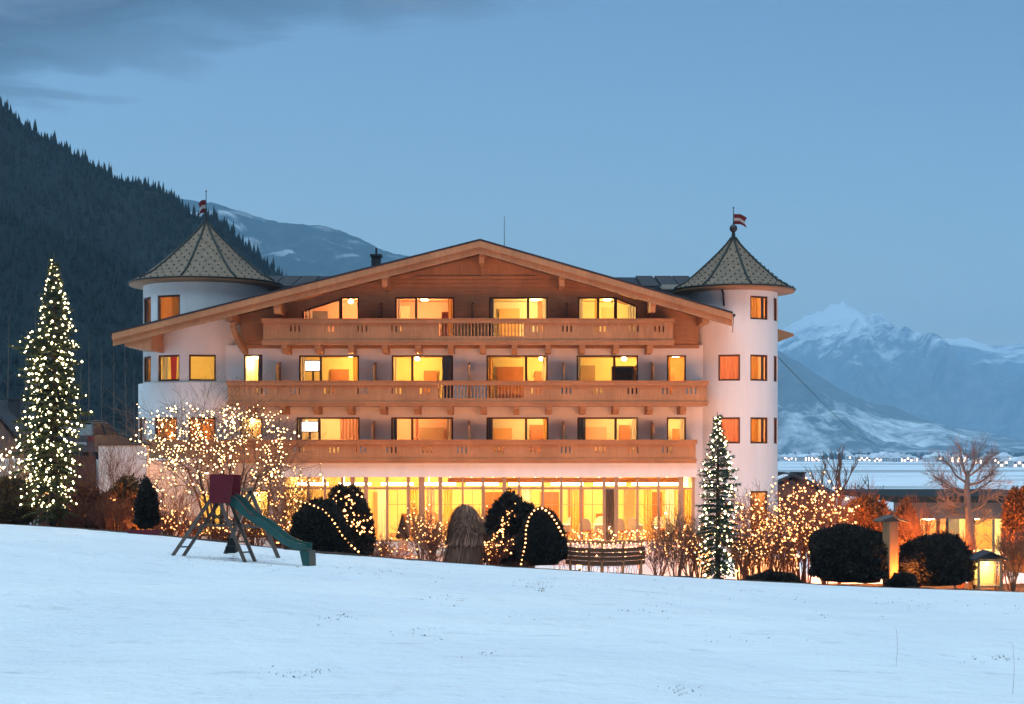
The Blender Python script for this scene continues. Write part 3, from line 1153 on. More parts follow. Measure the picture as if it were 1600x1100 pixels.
bb.box(gx0 - 0.02, YG - 0.09, Z_WOOD - 0.17, gx1 + 0.02, YG + 0.02, Z_WOOD - 0.003, 0)
bb.build('beam', M['larch_h'], gable)
for px_ in (756, 0):
    if px_:
        bb = MB()
        bb.box(PX(px_, YG) - 0.13, YG - 0.14, zbeam + 0.16, PX(px_, YG) + 0.13, YG - 0.045, zroof(PX(px_, YG)) - 0.4, 0)
        bb.build('king_post', M['larch'], gable)

# ---- roof
YB = 91.0
rb = MB()
for a, c in ((RL, RT), (RT, RR)):
    rb.prism([(a[0], a[1] - 0.30), (c[0], c[1] - 0.30), (c[0], c[1] - 0.06), (a[0], a[1] - 0.06)], YF + 0.06, YB, 0)
roof = rb.build('roof', M['larch'], hotel)
rb = MB()
for a, c in ((RL, RT), (RT, RR)):
    rb.prism([(a[0], a[1] - 0.055), (c[0], c[1] - 0.055), (c[0], c[1] + 0.03), (a[0], a[1] + 0.03)], YF - 0.02, YB + 0.05, 0)
rb.build('roof_covering', M['roof_dark'], roof)
for a, c in ((RL, RT), (RT, RR)):
    for (d0, d1, y0) in ((0.06, 0.34, YF - 0.004), (0.32, 0.62, YF + 0.14)):
        b = MB()
        b.prism([(a[0], a[1] - d1), (c[0], c[1] - d1), (c[0], c[1] - d0), (a[0], a[1] - d0)], y0, y0 + 0.055, 0)
        b.build('verge_board', M['larch'], roof)
# soffit boards run with the slope, seen from below
sb_ = MB()
for a, c in ((RL, RT), (RT, RR)):
    y = YF + 0.22
    k = 0
    while y < YG - 0.05:
        e = 0.006 * (k % 2)
        sb_.prism([(a[0], a[1] - 0.335 - e), (c[0], c[1] - 0.335 - e), (c[0], c[1] - 0.303), (a[0], a[1] - 0.303)], y, y + 0.17, 0)
        y += 0.18
        k += 1
sb_.build('soffit_boards', M['larch_h'], roof, kind='stuff')
for px_ in (432, 601, 753, 878, 1020):
    x = PX(px_, 69.8)
    zt = zroof(x) - 0.345
    b = MB()
    b.prism([(x - 0.13, zt - 0.40), (x + 0.13, zt - 0.40), (x + 0.13, zt - 0.03), (x - 0.13, zt - 0.03)], YF + 0.35, YG + 0.1, 0)
    b.hexa([(x - 0.12, YF + 0.55, zt - 0.62), (x + 0.12, YF + 0.55, zt - 0.62), (x + 0.12, YG, zt - 0.62), (x - 0.12, YG, zt - 0.62),
            (x - 0.12, YF + 0.42, zt - 0.402), (x + 0.12, YF + 0.42, zt - 0.402), (x + 0.12, YG, zt - 0.402), (x - 0.12, YG, zt - 0.402)], 0)
    b.build('purlin', M['larch'], roof)
# corner purlin with its curved brace at each end of the gable
for px_, sgn in ((362, -1), (1100, 1)):
    x = PX(px_, 70.4)
    zt = zroof(x) - 0.345
    b = MB()
    b.prism([(x - 0.15, zt - 0.42), (x + 0.15, zt - 0.42), (x + 0.15, zt - 0.02), (x - 0.15, zt - 0.02)], YF + 0.4, 72.4, 0)
    if sgn < 0:
        pts = []
        for t in np.linspace(0, 1, 9):
            pts.append((x + 0.1 + 0.32 * t * t, YF + 0.75 + 2.2 * t ** 1.6, zt - 0.42 - 1.35 * t))
        for p, q in zip(pts[:-1], pts[1:]):
            b.bar(p, (q[0] + (q[0] - p[0]) * 0.06, q[1] + (q[1] - p[1]) * 0.06, q[2] + (q[2] - p[2]) * 0.06), 0.22, 0.26)
    b.build('purlin_bracket', M['larch'], roof)
# left corner: boxed eave
b = MB()
x0_, x1_ = RL[0] + 0.5, RL[0] + 1.7
b.hexa([(x0_, YF + 0.3, RL[1] - 0.62), (x1_, YF + 0.3, RL[1] - 0.78), (x1_, 74, RL[1] - 0.78), (x0_, 74, RL[1] - 0.62),
        (x0_, YF + 0.3, zroof(x0_) - 0.37), (x1_, YF + 0.3, zroof(x1_) - 0.37), (x1_, 74, zroof(x1_) - 0.37), (x0_, 74, zroof(x0_) - 0.37)], 0)
b.build('eave_box', M['larch'], roof)
# gutter and hanging chain at the right end
b = MB()
b.tube([(RR[0] + 0.07, YF + 0.1, RR[1] - 0.12), (RR[0] + 0.07, YB, RR[1] - 0.12)], 0.075, 8)
b.tube([(RR[0] + 0.07, YF + 0.2, RR[1] - 0.15), (RR[0] + 0.02, YF + 0.22, RR[1] - 0.9)], 0.018, 5)
b.build('gutter', M['metal'], roof)
b = MB()
b.tube([(RL[0] - 0.07, YF + 0.1, RL[1] - 0.12), (RL[0] - 0.07, YB, RL[1] - 0.12)], 0.075, 8)
b.build('gutter', M['metal'], roof)
# rear cross roof with solar panels, left and right of the ridge
b = MB()
y0_, y1_ = 84.0, 90.0
zA = PZ(431, 84.0)
xA, xB = PX(405, 84), PX(1120, 84)
b.hexa([(xA, y0_ - 5, zA - 1.2), (xB, y0_ - 5, zA - 1.2), (xB, y1_, zA - 1.4), (xA, y1_, zA - 1.4), (xA, y0_, zA), (xB, y0_, zA - 0.1), (xB, y1_, zA - 0.1), (xA, y1_, zA)], 0)
rear = b.build('rear_roof', M['roof_dark'], hotel)
b = MB()
for px_ in (424, 452, 480, 1010, 1040, 1068):
    x = PX(px_, 82)
    b.hexa([(x - .45, 79.4, zA - 1.08), (x + .45, 79.4, zA - 1.08), (x + .45, 83.6, zA - 0.1), (x - .45, 83.6, zA - 0.1),
            (x - .45, 79.4, zA - 1.02), (x + .45, 79.4, zA - 1.02), (x + .45, 83.6, zA - 0.04), (x - .45, 83.6, zA - 0.04)], 0)
b.build('solar_panel', M['roof_slate'], rear, kind='stuff')
b = MB()
x = PX(1047, 79)
b.box(x - 0.45, 78.6, PZ(452, 79), x + 0.45, 79.4, PZ(446, 79), 0)
b.build('skylight', M['curtain_white'], rear)
# chimney and aerial
b = MB()
x = PX(588, 80)
zc0, zc1 = PZ(415, 80) - 1.5, PZ(398, 80)
b.box(x - 0.24, 79.76, zc0, x + 0.24, 80.24, zc1 - 0.12, 0)
b.box(x - 0.30, 79.70, zc1 - 0.118, x + 0.30, 80.30, zc1, 0)
b.tube([(x, 80, zc1), (x, 80, zc1 + 0.35)], 0.06, 6)
b.build('chimney', M['roof_dark'], roof)
b = MB()
x = PX(788, 80)
b.tube([(x, 80, PZ(400, 80)), (x, 80, PZ(338, 80))], [0.02, 0.012], 5)
b.build('aerial', M['metal'], roof)
# small side eave that shows behind the right turret
b = MB()
xs0, xs1 = PX(1200, 77), PX(1238, 77)
zt = PZ(519, 77)
b.prism([(xs0, zt + 0.25), (xs1, zt - 0.1), (xs1, zt - 0.22), (xs0, zt - 0.62)], 76.6, 90, 0)
b.build('side_eave', M['larch'], hotel)


# ---- turrets
def turret(cx, cy, r_up, r_lo, z_split, z_eave, wins_up, wins_lo, ww, cone, ribs, a0, interior_mat):
    es = MB()

    def cyl(r):
        return lambda u, z, d: (cx + (r - d) * math.sin(u), cy - (r - d) * math.cos(u), z)
    us_ = list(np.linspace(-PI, PI, 73))
    for (r, z0, z1, wins) in ((r_lo, -0.6, z_split, wins_lo), (r_up, z_split, z_eave, wins_up)):
        holes = []
        for (deg, zb, zt_, wd, opts) in wins:
            hf = math.asin(wd / 2 / r)
            holes.append((R(deg) - hf, R(deg) + hf, zb, zt_, zt_))
        wall_columns(es, cyl(r), us_, lambda u: z0, lambda u: z1, holes, 0.16)
    if abs(r_lo - r_up) > 0.01:
        es.lathe([(r_lo, z_split), (r_up - 0.01, z_split + 0.02)], cx, cy, 72)
    t = es.build('turret', M['plaster'], hotel)
    for (r, wins) in ((r_lo, wins_lo), (r_up, wins_up)):
        for (deg, zb, zt_, wd, opts) in wins:
            th = R(deg)
            hf = math.asin(wd / 2 / r)
            rr = r * math.cos(hf) - 0.05
            ox = cx + rr * math.sin(th) - math.cos(th) * wd / 2
            oy = cy - rr * math.cos(th) - math.sin(th) * wd / 2
            w_ = make_window((ox, oy, zb), th, wd, zt_ - zb, zt_ - zb, [], fw=0.085)
            for (c0, c1, cm, lean) in opts:
                curtain(w_, 0.06 + (wd - 0.12) * c0, 0.06 + (wd - 0.12) * c1, -0.1, zt_ - zb + 0.05, cm, y=0.2, lean=lean)
    # interior per storey
    ri = min(r_up, r_lo) - 0.42
    for (z0, z1, im, pw, colr) in interior_mat:
        b = MB()
        b.lathe([(0.01, z0), (ri, z0), (ri, z1), (0.01, z1)], cx, cy, 28)
        # the wall is opened towards the windows: only its rear half is built
        keep = [(f_, m_) for f_, m_ in zip(b.f, b.m) if not (sum(b.v[i][1] for i in f_) / 4 < cy - ri * 0.05 and abs(b.v[f_[0]][2] - b.v[f_[2]][2]) > 0.5)]
        b.f = [q[0] for q in keep]
        b.m = [q[1] for q in keep]
        b.build('room_interior', M[im], hotel, smooth=False)
        lb = MB()
        lb.ball((cx, cy - 0.2, z1 - 0.15), 0.14, 0, 10, 6, 0.7)
        lb.build('ceiling_lamp', M['lamp'], hotel, smooth=True)
        point_light((cx, cy - 0.2, z1 - 0.42), pw * 0.7, colr, 0.14, hotel)
    # roof
    b = MB()
    prof = [(cone[0], z_eave + 0.06)] + [(cone[0] * fr, z_eave + 0.06 + (cone[1] - z_eave) * fz) for fr, fz in ((0.985, 0.02), (0.80, 0.135), (0.60, 0.33), (0.42, 0.52), (0.24, 0.72), (0.11, 0.88), (0.035, 1.0))]
    b.lathe(prof, cx, cy, 72)
    tr_ = b.build('turret_roof', M['shingle'], t, smooth=True)
    b = MB()
    b.lathe([(cone[0] - 0.02, z_eave + 0.058), (cone[0] - 0.02, z_eave - 0.05), (r_up - 0.02, z_eave - 0.11)], cx, cy, 72)
    b.build('eave_soffit', M['larch'], t, smooth=False)
    b = MB()
    for k_ in range(ribs):
        th = a0 + 2 * PI * k_ / ribs
        b.tube([(cx + (r + 0.015) * math.sin(th), cy - (r + 0.015) * math.cos(th), z + 0.015) for r, z in prof[1:]], 0.055, 6)
    b.lathe([(cone[0] + 0.01, z_eave + 0.02), (cone[0] + 0.05, z_eave + 0.06), (cone[0] + 0.005, z_eave + 0.10)], cx, cy, 72)
    b.build('hip_rib', M['copper'], t, smooth=True)
    # rows of dark snow hooks, set in a diamond pattern
    b = MB()
    rows = 12
    for q in range(rows):
        fz = 0.03 + 0.80 * q / rows
        zz = z_eave + 0.06 + (cone[1] - z_eave) * fz
        rr = float(np.interp(zz, [p[1] for p in prof], [p[0] for p in prof]))
        nn = max(5, int(rr * 2 * PI / 0.42))
        for k_ in range(nn):
            th = 2 * PI * (k_ + 0.5 * (q % 2)) / nn
            x, y = cx + (rr + 0.02) * math.sin(th), cy - (rr + 0.02) * math.cos(th)
            b.octa((x, y, zz + 0.01), 0.047)
    b.build('snow_hook', M['roof_slate'], t, kind='stuff')
    b = MB()
    b.lathe([(cone[0] * 0.06, z_eave + 0.06 + (cone[1] - z_eave) * 0.93), (0.10, cone[1] + 0.12), (0.06, cone[1] + 0.45), (0.045, cone[1] + 0.75)], cx, cy, 12)
    b.build('finial', M['copper'], t, smooth=True)
    return t


TLX, TLY = PX(322, 74.6), 74.6
two = [(-60, None), (-25, None), (8, None)]
z2 = (PZ(595, 71.7), PZ(554, 71.7))
z1 = (PZ(693, 71.5), PZ(652, 71.5))
z3 = (PZ(501, 71.7), PZ(460, 71.7))
WUP = [(-60, z2[0], z2[1], 1.25, [(0.0, 0.30, 'curtain_gold', 0), (0.48, 0.95, 'curtain_gold', 0)]),
       (-25, z2[0], z2[1], 1.25, [(0.0, 0.30, 'curtain_white', 0), (0.40, 0.78, 'curtain_red', 0.1)]),
       (8, z2[0], z2[1], 1.25, []),
       (-60, z3[0], z3[1], 1.25, [(0.0, 0.3, 'curtain_gold', 0), (0.5, 1.0, 'curtain_pink', 0)]),
       (-25, z3[0], z3[1], 1.30, [(0.5, 1.0, 'curtain_gold', 0)])]
WLO = [(-60, z1[0], z1[1], 1.25, [(0.1, 0.5, 'curtain_white', 0), (0.6, 1.0, 'curtain_pink', 0)]),
       (-25, z1[0], z1[1], 1.30, [(0.0, 0.35, 'curtain_gold', 0)]),
       (8, z1[0], z1[1], 1.25, []),
       (-25, 1.0, 3.0, 1.4, [(0.0, 0.2, 'curtain_gold', 0)]), (12, 1.0, 3.0, 1.4, [])]
turret(TLX, TLY, 2.98, 3.20, 8.16, PZ(447, 74.6), WUP, WLO, 1.25, (3.66, PZ(350, 74.6)), 9, R(-7),
       [(8.0, 9.85, 'room_yellow', 75, (1.0, 0.66, 0.20)), (10.7, 12.6, 'room_orange', 60, (1.0, 0.52, 0.16)), (5.2, 6.9, 'room_orange', 75, (1.0, 0.6, 0.2)), (0.3, 3.4, 'room_yellow', 170, (1.0, 0.66, 0.22))])
TRX, TRY = PX(1146, 73.3), 73.3
zz2 = (PZ(595, 71.4), PZ(554, 71.4))
zz1 = (PZ(693, 71.4), PZ(652, 71.4))
zz3 = (PZ(499, 71.4), PZ(462, 71.4))
gold = [(0.0, 0.66, 'curtain_gold', 0), (0.78, 0.98, 'curtain_grey', 0)]
WUP = [(28, zz3[0], zz3[1], 1.03, gold), (67, zz3[0], zz3[1], 0.8, [(0.2, 0.9, 'curtain_gold', 0)]),
       (-14, zz2[0], zz2[1], 1.03, [(0.02, 0.98, 'curtain_pink', 0)]), (28, zz2[0], zz2[1], 1.03, gold), (67, zz2[0], zz2[1], 0.8, [(0.2, 0.9, 'curtain_gold', 0)])]
WLO = [(-14, zz1[0], zz1[1], 1.03, [(0.02, 0.98, 'curtain_pink', 0)]), (28, zz1[0], zz1[1], 1.03, gold), (67, zz1[0], zz1[1], 0.8, [(0.2, 0.9, 'curtain_gold', 0)]),
       (28, 1.3, 3.1, 1.03, [(0.0, 0.7, 'curtain_gold', 0)])]
turret(TRX, TRY, 2.08, 2.085, 8.0, PZ(456, 73.3), WUP, WLO, 1.03, (2.90, PZ(374, 73.3)), 8, R(8),
       [(8.0, 9.75, 'room_peach', 60, (1.0, 0.58, 0.22)), (10.8, 12.4, 'room_orange', 55, (1.0, 0.58, 0.22)), (5.1, 6.85, 'room_peach', 60, (1.0, 0.58, 0.22)), (1.0, 3.4, 'room_orange', 70, (1.0, 0.58, 0.22))])
# downpipe at the right turret
b = MB()
b.tube([P(1128, 452, 71.2), P(1130, 458, 71.2), P(1131, 478, 71.2)], 0.05, 6)
b.build('downpipe', M['metal'], hotel, smooth=True)

# ---- windows of the main front
YWIN = YW + 0.05
wins = {}
for fl, W in ((1, W1), (2, W2)):
    for i, w_ in enumerate(W):
        x0, x1 = PX(w_[0], YW), PX(w_[1], YW)
        zb = FL[fl] + 0.08
        h = PZ(w_[2], YW) - zb
        wins[(fl, i)] = make_window((x0, YWIN, zb), 0, x1 - x0, h, h, [PX(q, YW) - x0 for q in w_[4]])
for i, w_ in enumerate(W0):
    x0, x1 = PX(w_[0], YW), PX(w_[1], YW)
    make_window((x0, YWIN, 0.9), 0, x1 - x0, PZ(766, YW) - 0.9, PZ(766, YW) - 0.9, [])
for i, h in enumerate(sorted(H3)):
    wins[(3, i)] = make_window((h[0], YG + 0.06, h[2]), 0, h[1] - h[0], h[3] - h[2], h[4] - h[2], [0.99] if i == 2 else [1.83] if i == 3 else [0.95] if i == 4 else [])

WARM = {2: (1.0, 0.58, 0.15), 1: (1.0, 0.54, 0.18), 3: (1.0, 0.50, 0.18)}


def rooms(fl, lst):
    for (a, c, mat, lamp, pw, colr) in lst:
        room(PX(a, 72.3), PX(c, 72.3), FL[fl], FL[fl] + 2.38, mat, lamp, pw, colr, depth=3.6, ball=(lamp in (652, 846, 975) and fl == 2) or lamp == 548 and fl == 3)


rooms(2, [(446, 582, 'room_yellow', 548, 170, WARM[2]), (590, 728, 'room_yellow', 652, 170, WARM[2]), (738, 876, 'room_yellow', 846, 170, WARM[2]), (884, 1016, 'room_yellow', 975, 185, WARM[2]), (1028, 1086, 'room_orange', 1058, 100, WARM[2])])
rooms(1, [(446, 580, 'room_cream', 520, 120, WARM[1]), (590, 728, 'room_peach', 632, 125, WARM[1]), (738, 876, 'room_cream', 840, 125, WARM[1]), (884, 1016, 'room_cream', 975, 125, WARM[1]), (1028, 1086, 'room_cream', 1058, 90, WARM[1])])
rooms(3, [(462, 590, 'room_peach', 548, 150, WARM[3]), (606, 722, 'room_peach', 662, 130, WARM[3]), (754, 868, 'room_cream', 836, 140, (1.0, 0.66, 0.22)), (892, 1002, 'room_yellow', 950, 140, (1.0, 0.66, 0.22))])
room(PX(377, 72.3), PX(418, 72.3), FL[2], FL[2] + 2.38, 'room_yellow', None, 45, WARM[2], depth=0.9)
room(PX(371, 72.3), PX(418, 72.3), FL[1], FL[1] + 2.38, 'room_orange', None, 40, WARM[2], depth=0.9)
room(PX(377, 72.3), PX(438, 72.3), 0.7, 3.7, 'room_yellow', None, 90, WARM[2], depth=1.2)

# curtains and shutters that show in single windows
curtain(wins[(2, 0)], 0.62, 0.86, 0, 2.2, 'curtain_grey')
curtain(wins[(2, 2)], 2.36, 2.82, 0, 2.2, 'curtain_grey', y=0.16)
curtain(wins[(1, 1)], 2.02, 2.90, 0, 2.0, 'curtain_pink')
curtain(wins[(1, 1)], 0.06, 0.22, 0, 2.0, 'curtain_grey')
curtain(wins[(1, 2)], 0.06, 0.26, 0, 2.0, 'curtain_grey')
curtain(wins[(1, 3)], 0.06, 0.30, 0, 2.0, 'curtain_grey')
curtain(wins[(1, 4)], 0.06, 0.40, 0, 2.0, 'curtain_grey')
curtain(wins[(3, 3)], 0.03, 0.22, 0, 2.2, 'curtain_grey')
curtain(wins[(3, 0)], 0.10, 0.46, 0, 1.7, 'curtain_white')
curtain(wins[(3, 5)], 0.55, 1.0, 0, 2.1, 'curtain_white', lean=0.3)
for key, c0, c1, mt in (((2, 1), 2.50, 2.74, 'curtain_gold'), ((2, 1), 0.08, 0.26, 'curtain_white'), ((2, 2), 0.08, 0.22, 'curtain_white'), ((2, 3), 0.08, 0.30, 'curtain_gold'), ((2, 3), 2.62, 2.80, 'curtain_white'), ((2, 4), 0.08, 0.22, 'curtain_white'), ((2, 5), 0.06, 0.20, 'curtain_gold'),
                        ((1, 2), 2.62, 2.84, 'curtain_white'), ((1, 3), 2.66, 2.84, 'curtain_gold'), ((1, 4), 2.55, 2.78, 'curtain_white'), ((1, 5), 0.62, 0.82, 'curtain_white'), ((1, 2), 1.10, 1.30, 'curtain_pink'),
                        ((3, 2), 0.08, 0.24, 'curtain_white'), ((3, 2), 2.48, 2.70, 'curtain_gold'), ((3, 3), 2.50, 2.68, 'curtain_white'), ((3, 4), 0.08, 0.26, 'curtain_white'), ((3, 4), 0.80, 0.92, 'curtain_gold')):
    curtain(wins[key], c0, c1, 0, 2.15 if key[0] > 1 else 1.98, mt)
# fittings of single rooms: doors, wardrobes, headboards that belong to the building
for (px0, px1, py0, fl, yy, mat) in ((662, 682, 579, 2, 75.6, 'furniture'), (776, 818, 573, 2, 75.7, 'furniture'), (836, 856, 580, 2, 75.6, 'furniture'), (1044, 1054, 576, 2, 75.0, 'furniture'),
                                     (516, 545, 577, 2, 75.7, 'furniture'), (840, 856, 470, 3, 75.6, 'furniture'), (690, 706, 487, 3, 73.2, 'furniture'), (654, 694, 668, 1, 75.7, 'pale_wood'), (1050, 1064, 670, 1, 75.0, 'furniture'),
                                     (905, 930, 571, 2, 75.7, 'pale_wood'), (770, 800, 669, 1, 75.7, 'room_orange'), (828, 850, 664, 1, 75.6, 'furniture'), (912, 948, 667, 1, 75.7, 'room_peach'), (968, 984, 664, 1, 75.5, 'furniture'), (622, 640, 478, 3, 75.7, 'room_cream'),
                                     (780, 812, 482, 3, 75.7, 'room_orange'), (940, 962, 480, 3, 75.7, 'room_orange'), (486, 512, 486, 3, 75.6, 'curtain_grey')):
    b = MB()
    x0, x1 = PX(px0, yy), PX(px1, yy)
    zt = PZ(py0, yy)
    b.box(x0, yy, FL[fl] + 0.01, x1, yy + 0.09, zt, 0)
    b.box(x0 + 0.08, yy - 0.02, FL[fl] + 0.1, x1 - 0.08, yy - 0.001, zt - 0.1, 0)
    if x1 - x0 > 0.75:
        b.box(x0 + 0.05, yy - 1.9, FL[fl] + 0.02, x1 - 0.05, yy - 0.03, FL[fl] + 0.5, 0)
    b.build('wall_fitting', M[mat], hotel)

# ---- privacy screens between the balconies
for fl, pxs, zt in ((2, (434, 585, 733, 881, 1020), 564), (1, (583, 733, 881, 1020), 657), (3, (594, 738, 886), 470)):
    for px_ in pxs:
        x = PX(px_, 71.2)
        b = MB()
        y0, y1 = 70.75, (YG if fl == 3 else YW) - 0.03
        zt_ = PZ(zt, 71.0)
        b.hexa([(x - .035, y0, FL[fl] + 0.05), (x + .035, y0, FL[fl] + .05), (x + .035, y1, FL[fl] + .05), (x - .035, y1, FL[fl] + .05),
                (x - .035, y0, zt_ - 0.22), (x + .035, y0, zt_ - 0.22), (x + .035, y1, zt_), (x - .035, y1, zt_)], 0)
        b.build('privacy_screen', M['larch'] if fl != 3 else M['dark_wood'], hotel)


# ---- balconies
def baluster_mesh():
    b = MB()
    b.lathe([(0.032, 0), (0.032, 0.06), (0.02, 0.1), (0.042, 0.25), (0.026, 0.42), (0.02, 0.5), (0.034, 0.54), (0.034, 0.6)], 0, 0, 7)
    return b.mesh('baluster', M['larch'], smooth=True)


def bracket_mesh():
    b = MB()
    b.hexa([(-0.13, 0.35, -0.36), (0.13, 0.35, -0.36), (0.13, 1.75, -0.36), (-0.13, 1.75, -0.36), (-0.13, 0.0, -0.14), (0.13, 0.0, -0.14), (0.13, 1.75, -0.14), (-0.13, 1.75, -0.14)])
    b.box(-0.13, 0.0, -0.138, 0.13, 1.75, 0.0)
    return b.mesh('bracket', M['larch'])


BAL, BRK = baluster_mesh(), bracket_mesh()


def balcony(px0, px1, py_t, py_b, slots, bal, brackets, yf=70.4, ends=(True, True)):
    bal_e = sub_empty('balcony', hotel)
    x0, x1 = PX(px0, yf), PX(px1, yf)
    zt, zb = PZ(py_t, yf), PZ(py_b, yf)
    b = MB()
    b.box(x0 - 0.08, yf - 0.16, zt - 0.20, x1 + 0.08, yf + 0.20, zt - 0.03, 0)
    b.box(x0 - 0.11, yf - 0.21, zt - 0.03, x1 + 0.11, yf + 0.24, zt, 0)
    for e, xx in ((ends[0], x0), (ends[1], x1)):
        if e:
            s_ = 0.10
            b.box(xx - s_, yf + 0.241, zt - 0.20, xx + s_, YW - 0.06, zt, 0)
    b.build('handrail', M['larch_h'], bal_e)
    b = MB()
    b.box(x0 - 0.05, yf - 0.09, zb - 0.14, x1 + 0.05, yf + 0.10, zb + 0.10, 0)
    b.box(x0 - 0.09, yf - 0.13, zb - 0.02, x1 + 0.09, yf - 0.092, zb + 0.05, 0)
    b.build('bottom_beam', M['larch_h'], bal_e)
    # panel of upright boards with groups of three slots
    z0, z1_ = zb + 0.102, zt - 0.202
    sl = []
    for s_ in slots:
        for d_ in (-6.5, 0, 6.5):
            c_ = PX(s_ + d_, yf)
            sl.append((c_ - 0.035, c_ + 0.035))
    bx = None
    if bal:
        bx = (PX(bal[0], yf), PX(bal[1], yf))
    b = MB()
    x = x0
    k_ = 0
    cuts = sorted([q for s_ in sl for q in s_] + (list(bx) if bx else []))
    while x < x1 - 1e-3:
        nx_ = min(x + 0.16, x1)
        for q in cuts:
            if x + 1e-4 < q < nx_:
                nx_ = q
        mid = (x + nx_) / 2
        off_ = 0.010 * (int((mid - x0) / 0.16) % 2)
        ys0, ys1 = yf - 0.03 - off_, yf + 0.02
        if bx and bx[0] <= mid <= bx[1]:
            b.box(x, ys0, z0, nx_, ys1, z1_ - 0.60, 0)
        elif any(s_[0] <= mid <= s_[1] for s_ in sl):
            b.box(x, ys0, z0, nx_, ys1, z1_ - 0.40, 0)
            b.box(x, ys0, z1_ - 0.13, nx_, ys1, z1_, 0)
        else:
            b.box(x, ys0, z0, nx_, ys1, z1_, 0)
        x = nx_
    for e, xx in ((ends[0], x0), (ends[1], x1)):
        if e:
            b.box(xx - 0.03, yf + 0.021, z0, xx + 0.03, YW - 0.06, z1_, 0)
    b.build('board_panel', M['larch'], bal_e, kind='stuff')
    b = MB()
    b.box(x0 + 0.04, yf + 0.101, zb - 0.12, x1 - 0.04, YW - 0.004, zb + 0.06, 0)
    b.build('floor_slab', M['larch_h'], bal_e)
    if bx:
        n_ = int((bal[1] - bal[0]) / 5.2)
        for i in range(n_):
            inst(BAL, 'baluster', (bx[0] + (i + 0.5) * (bx[1] - bx[0]) / n_, yf - 0.005, z1_ - 0.60), bal_e)
    for px_ in brackets:
        inst(BRK, 'bracket', (PX(px_, yf), yf - 0.02, zb - 0.14), bal_e)
    return bal_e


balcony(412, 1051, 498, 534, [461, 514, 566, 619, 840, 886, 938, 990, 1030], (686, 818), [444, 496, 548, 601, 653, 704, 754, 804, 857, 910, 963, 1016])
balcony(357, 1104, 595, 630, [409, 461, 514, 566, 619, 664, 838, 885, 933, 988, 1042, 1080], (685, 818), [389, 441, 493, 546, 598, 651, 703, 755, 807, 858, 911, 963, 1016, 1068])
balcony(232, 1086, 687, 719, [468, 522, 564, 612, 668, 722, 780, 836, 884, 938, 990, 1042], None, [], yf=70.1, ends=(True, True))

# ---- glazed restaurant under the lowest balcony
YR = 70.35
ZF, ZT = 0.75, PZ(745.5, YR)
b = MB()
b.box(xg0, YR - 0.12, ZT, xg1, YW + 0.5, 4.42, 0)
b.build('fascia', M['plaster'], hotel)
b = MB()
b.box(xg0, YR - 0.05, -0.4, xg1, YR + 0.12, ZF + 0.05, 0)
b.box(xg0, YR + 0.121, -0.4, xg0 + 0.2, 78.5, ZT - 0.003, 0)
b.box(xg1 - 0.2, YR + 0.121, -0.4, xg1, 78.5, ZT - 0.003, 0)
b.build('plinth', M['plaster'], hotel)
b = MB()
b.poly([(xg0 + .21, YR + .13, ZF), (xg1 - .21, YR + .13, ZF), (xg1 - .21, 78.5, ZF), (xg0 + .21, 78.5, ZF)], 1)
b.poly([(xg0 + .21, YR + .13, ZT - 0.005), (xg0 + .21, 78.5, ZT - 0.005), (xg1 - .21, 78.5, ZT - 0.005), (xg1 - .21, YR + .13, ZT - 0.005)], 0)
b.poly([(xg0 + .21, 78.5, ZF), (xg1 - .21, 78.5, ZF), (xg1 - .21, 78.5, ZT), (xg0 + .21, 78.5, ZT)], 0)
b.poly([(xg0 + .21, YR + .13, ZF), (xg0 + .21, 78.5, ZF), (xg0 + .21, 78.5, ZT), (xg0 + .21, YR + .13, ZT)], 0)
b.poly([(xg1 - .21, 78.5, ZF), (xg1 - .21, YR + .13, ZF), (xg1 - .21, YR + .13, ZT), (xg1 - .21, 78.5, ZT)], 0)
b.build('room_interior', [M['room_yellow'], M['floor_wood']], hotel)
POSTS = [(444, 6), (482, 4), (508, 4), (535, 4), (551, 7), (572, 6), (605, 4), (638, 5), (659, 9), (688, 6), (723, 3), (755, 5), (788, 6), (811, 4), (848, 4), (877, 4), (908, 4), (944, 5), (963, 6), (996, 4), (1029, 4), (1064, 9), (1083, 5)]
ZTR = PZ(763, YR)
for px_, wd in POSTS:
    x = PX(px_, YR)
    w2 = wd * 0.0295 / 2
    b = MB()
    b.box(x - w2, YR - 0.05, ZF + 0.055, x + w2, YR + 0.07, ZT - 0.004, 0)
    b.build('post', M['pale_wood'], hotel)
for (p0, w0), (p1, w1) in zip(POSTS[:-1], POSTS[1:]):
    xa, xb = PX(p0 + w0 / 2, YR) + 0.002, PX(p1 - w1 / 2, YR) - 0.002
    b = MB()
    b.box(xa, YR - 0.03, ZTR - 0.05, xb, YR + 0.05, ZTR + 0.05, 0)
    b.box(xa, YR - 0.03, ZF + 0.056, xb, YR + 0.05, ZF + 0.14, 0)
    if p1 - p0 > 25 and p0 > 600:
        xm = (xa + xb) / 2
        b.box(xm - 0.012, YR - 0.012, ZF + 0.141, xm + 0.012, YR + 0.012, ZTR - 0.051, 0)
        zz = ZTR - 0.75
        b.box(xa, YR - 0.011, zz, xb, YR + 0.011, zz + 0.024, 0)
    tr__ = b.build('transom', M['pale_wood'], hotel)
    for z0, z1_ in ((ZF + 0.14, ZTR - 0.05), (ZTR + 0.05, ZT - 0.004)):
        b = MB()
        b.poly([(xa, YR + 0.03, z0), (xb, YR + 0.03, z0), (xb, YR + 0.03, z1_), (xa, YR + 0.03, z1_)])
        b.build('pane', M['glass'], tr__)
# orange blind rolled up along the top of the glazing on the right half
b = MB()
b.tube([(PX(700, 70.6), 70.62, ZT - 0.14), (PX(1062, 70.6), 70.62, ZT - 0.14)], 0.11, 8)
b.build('rolled_blind', M['curtain_gold'], hotel)
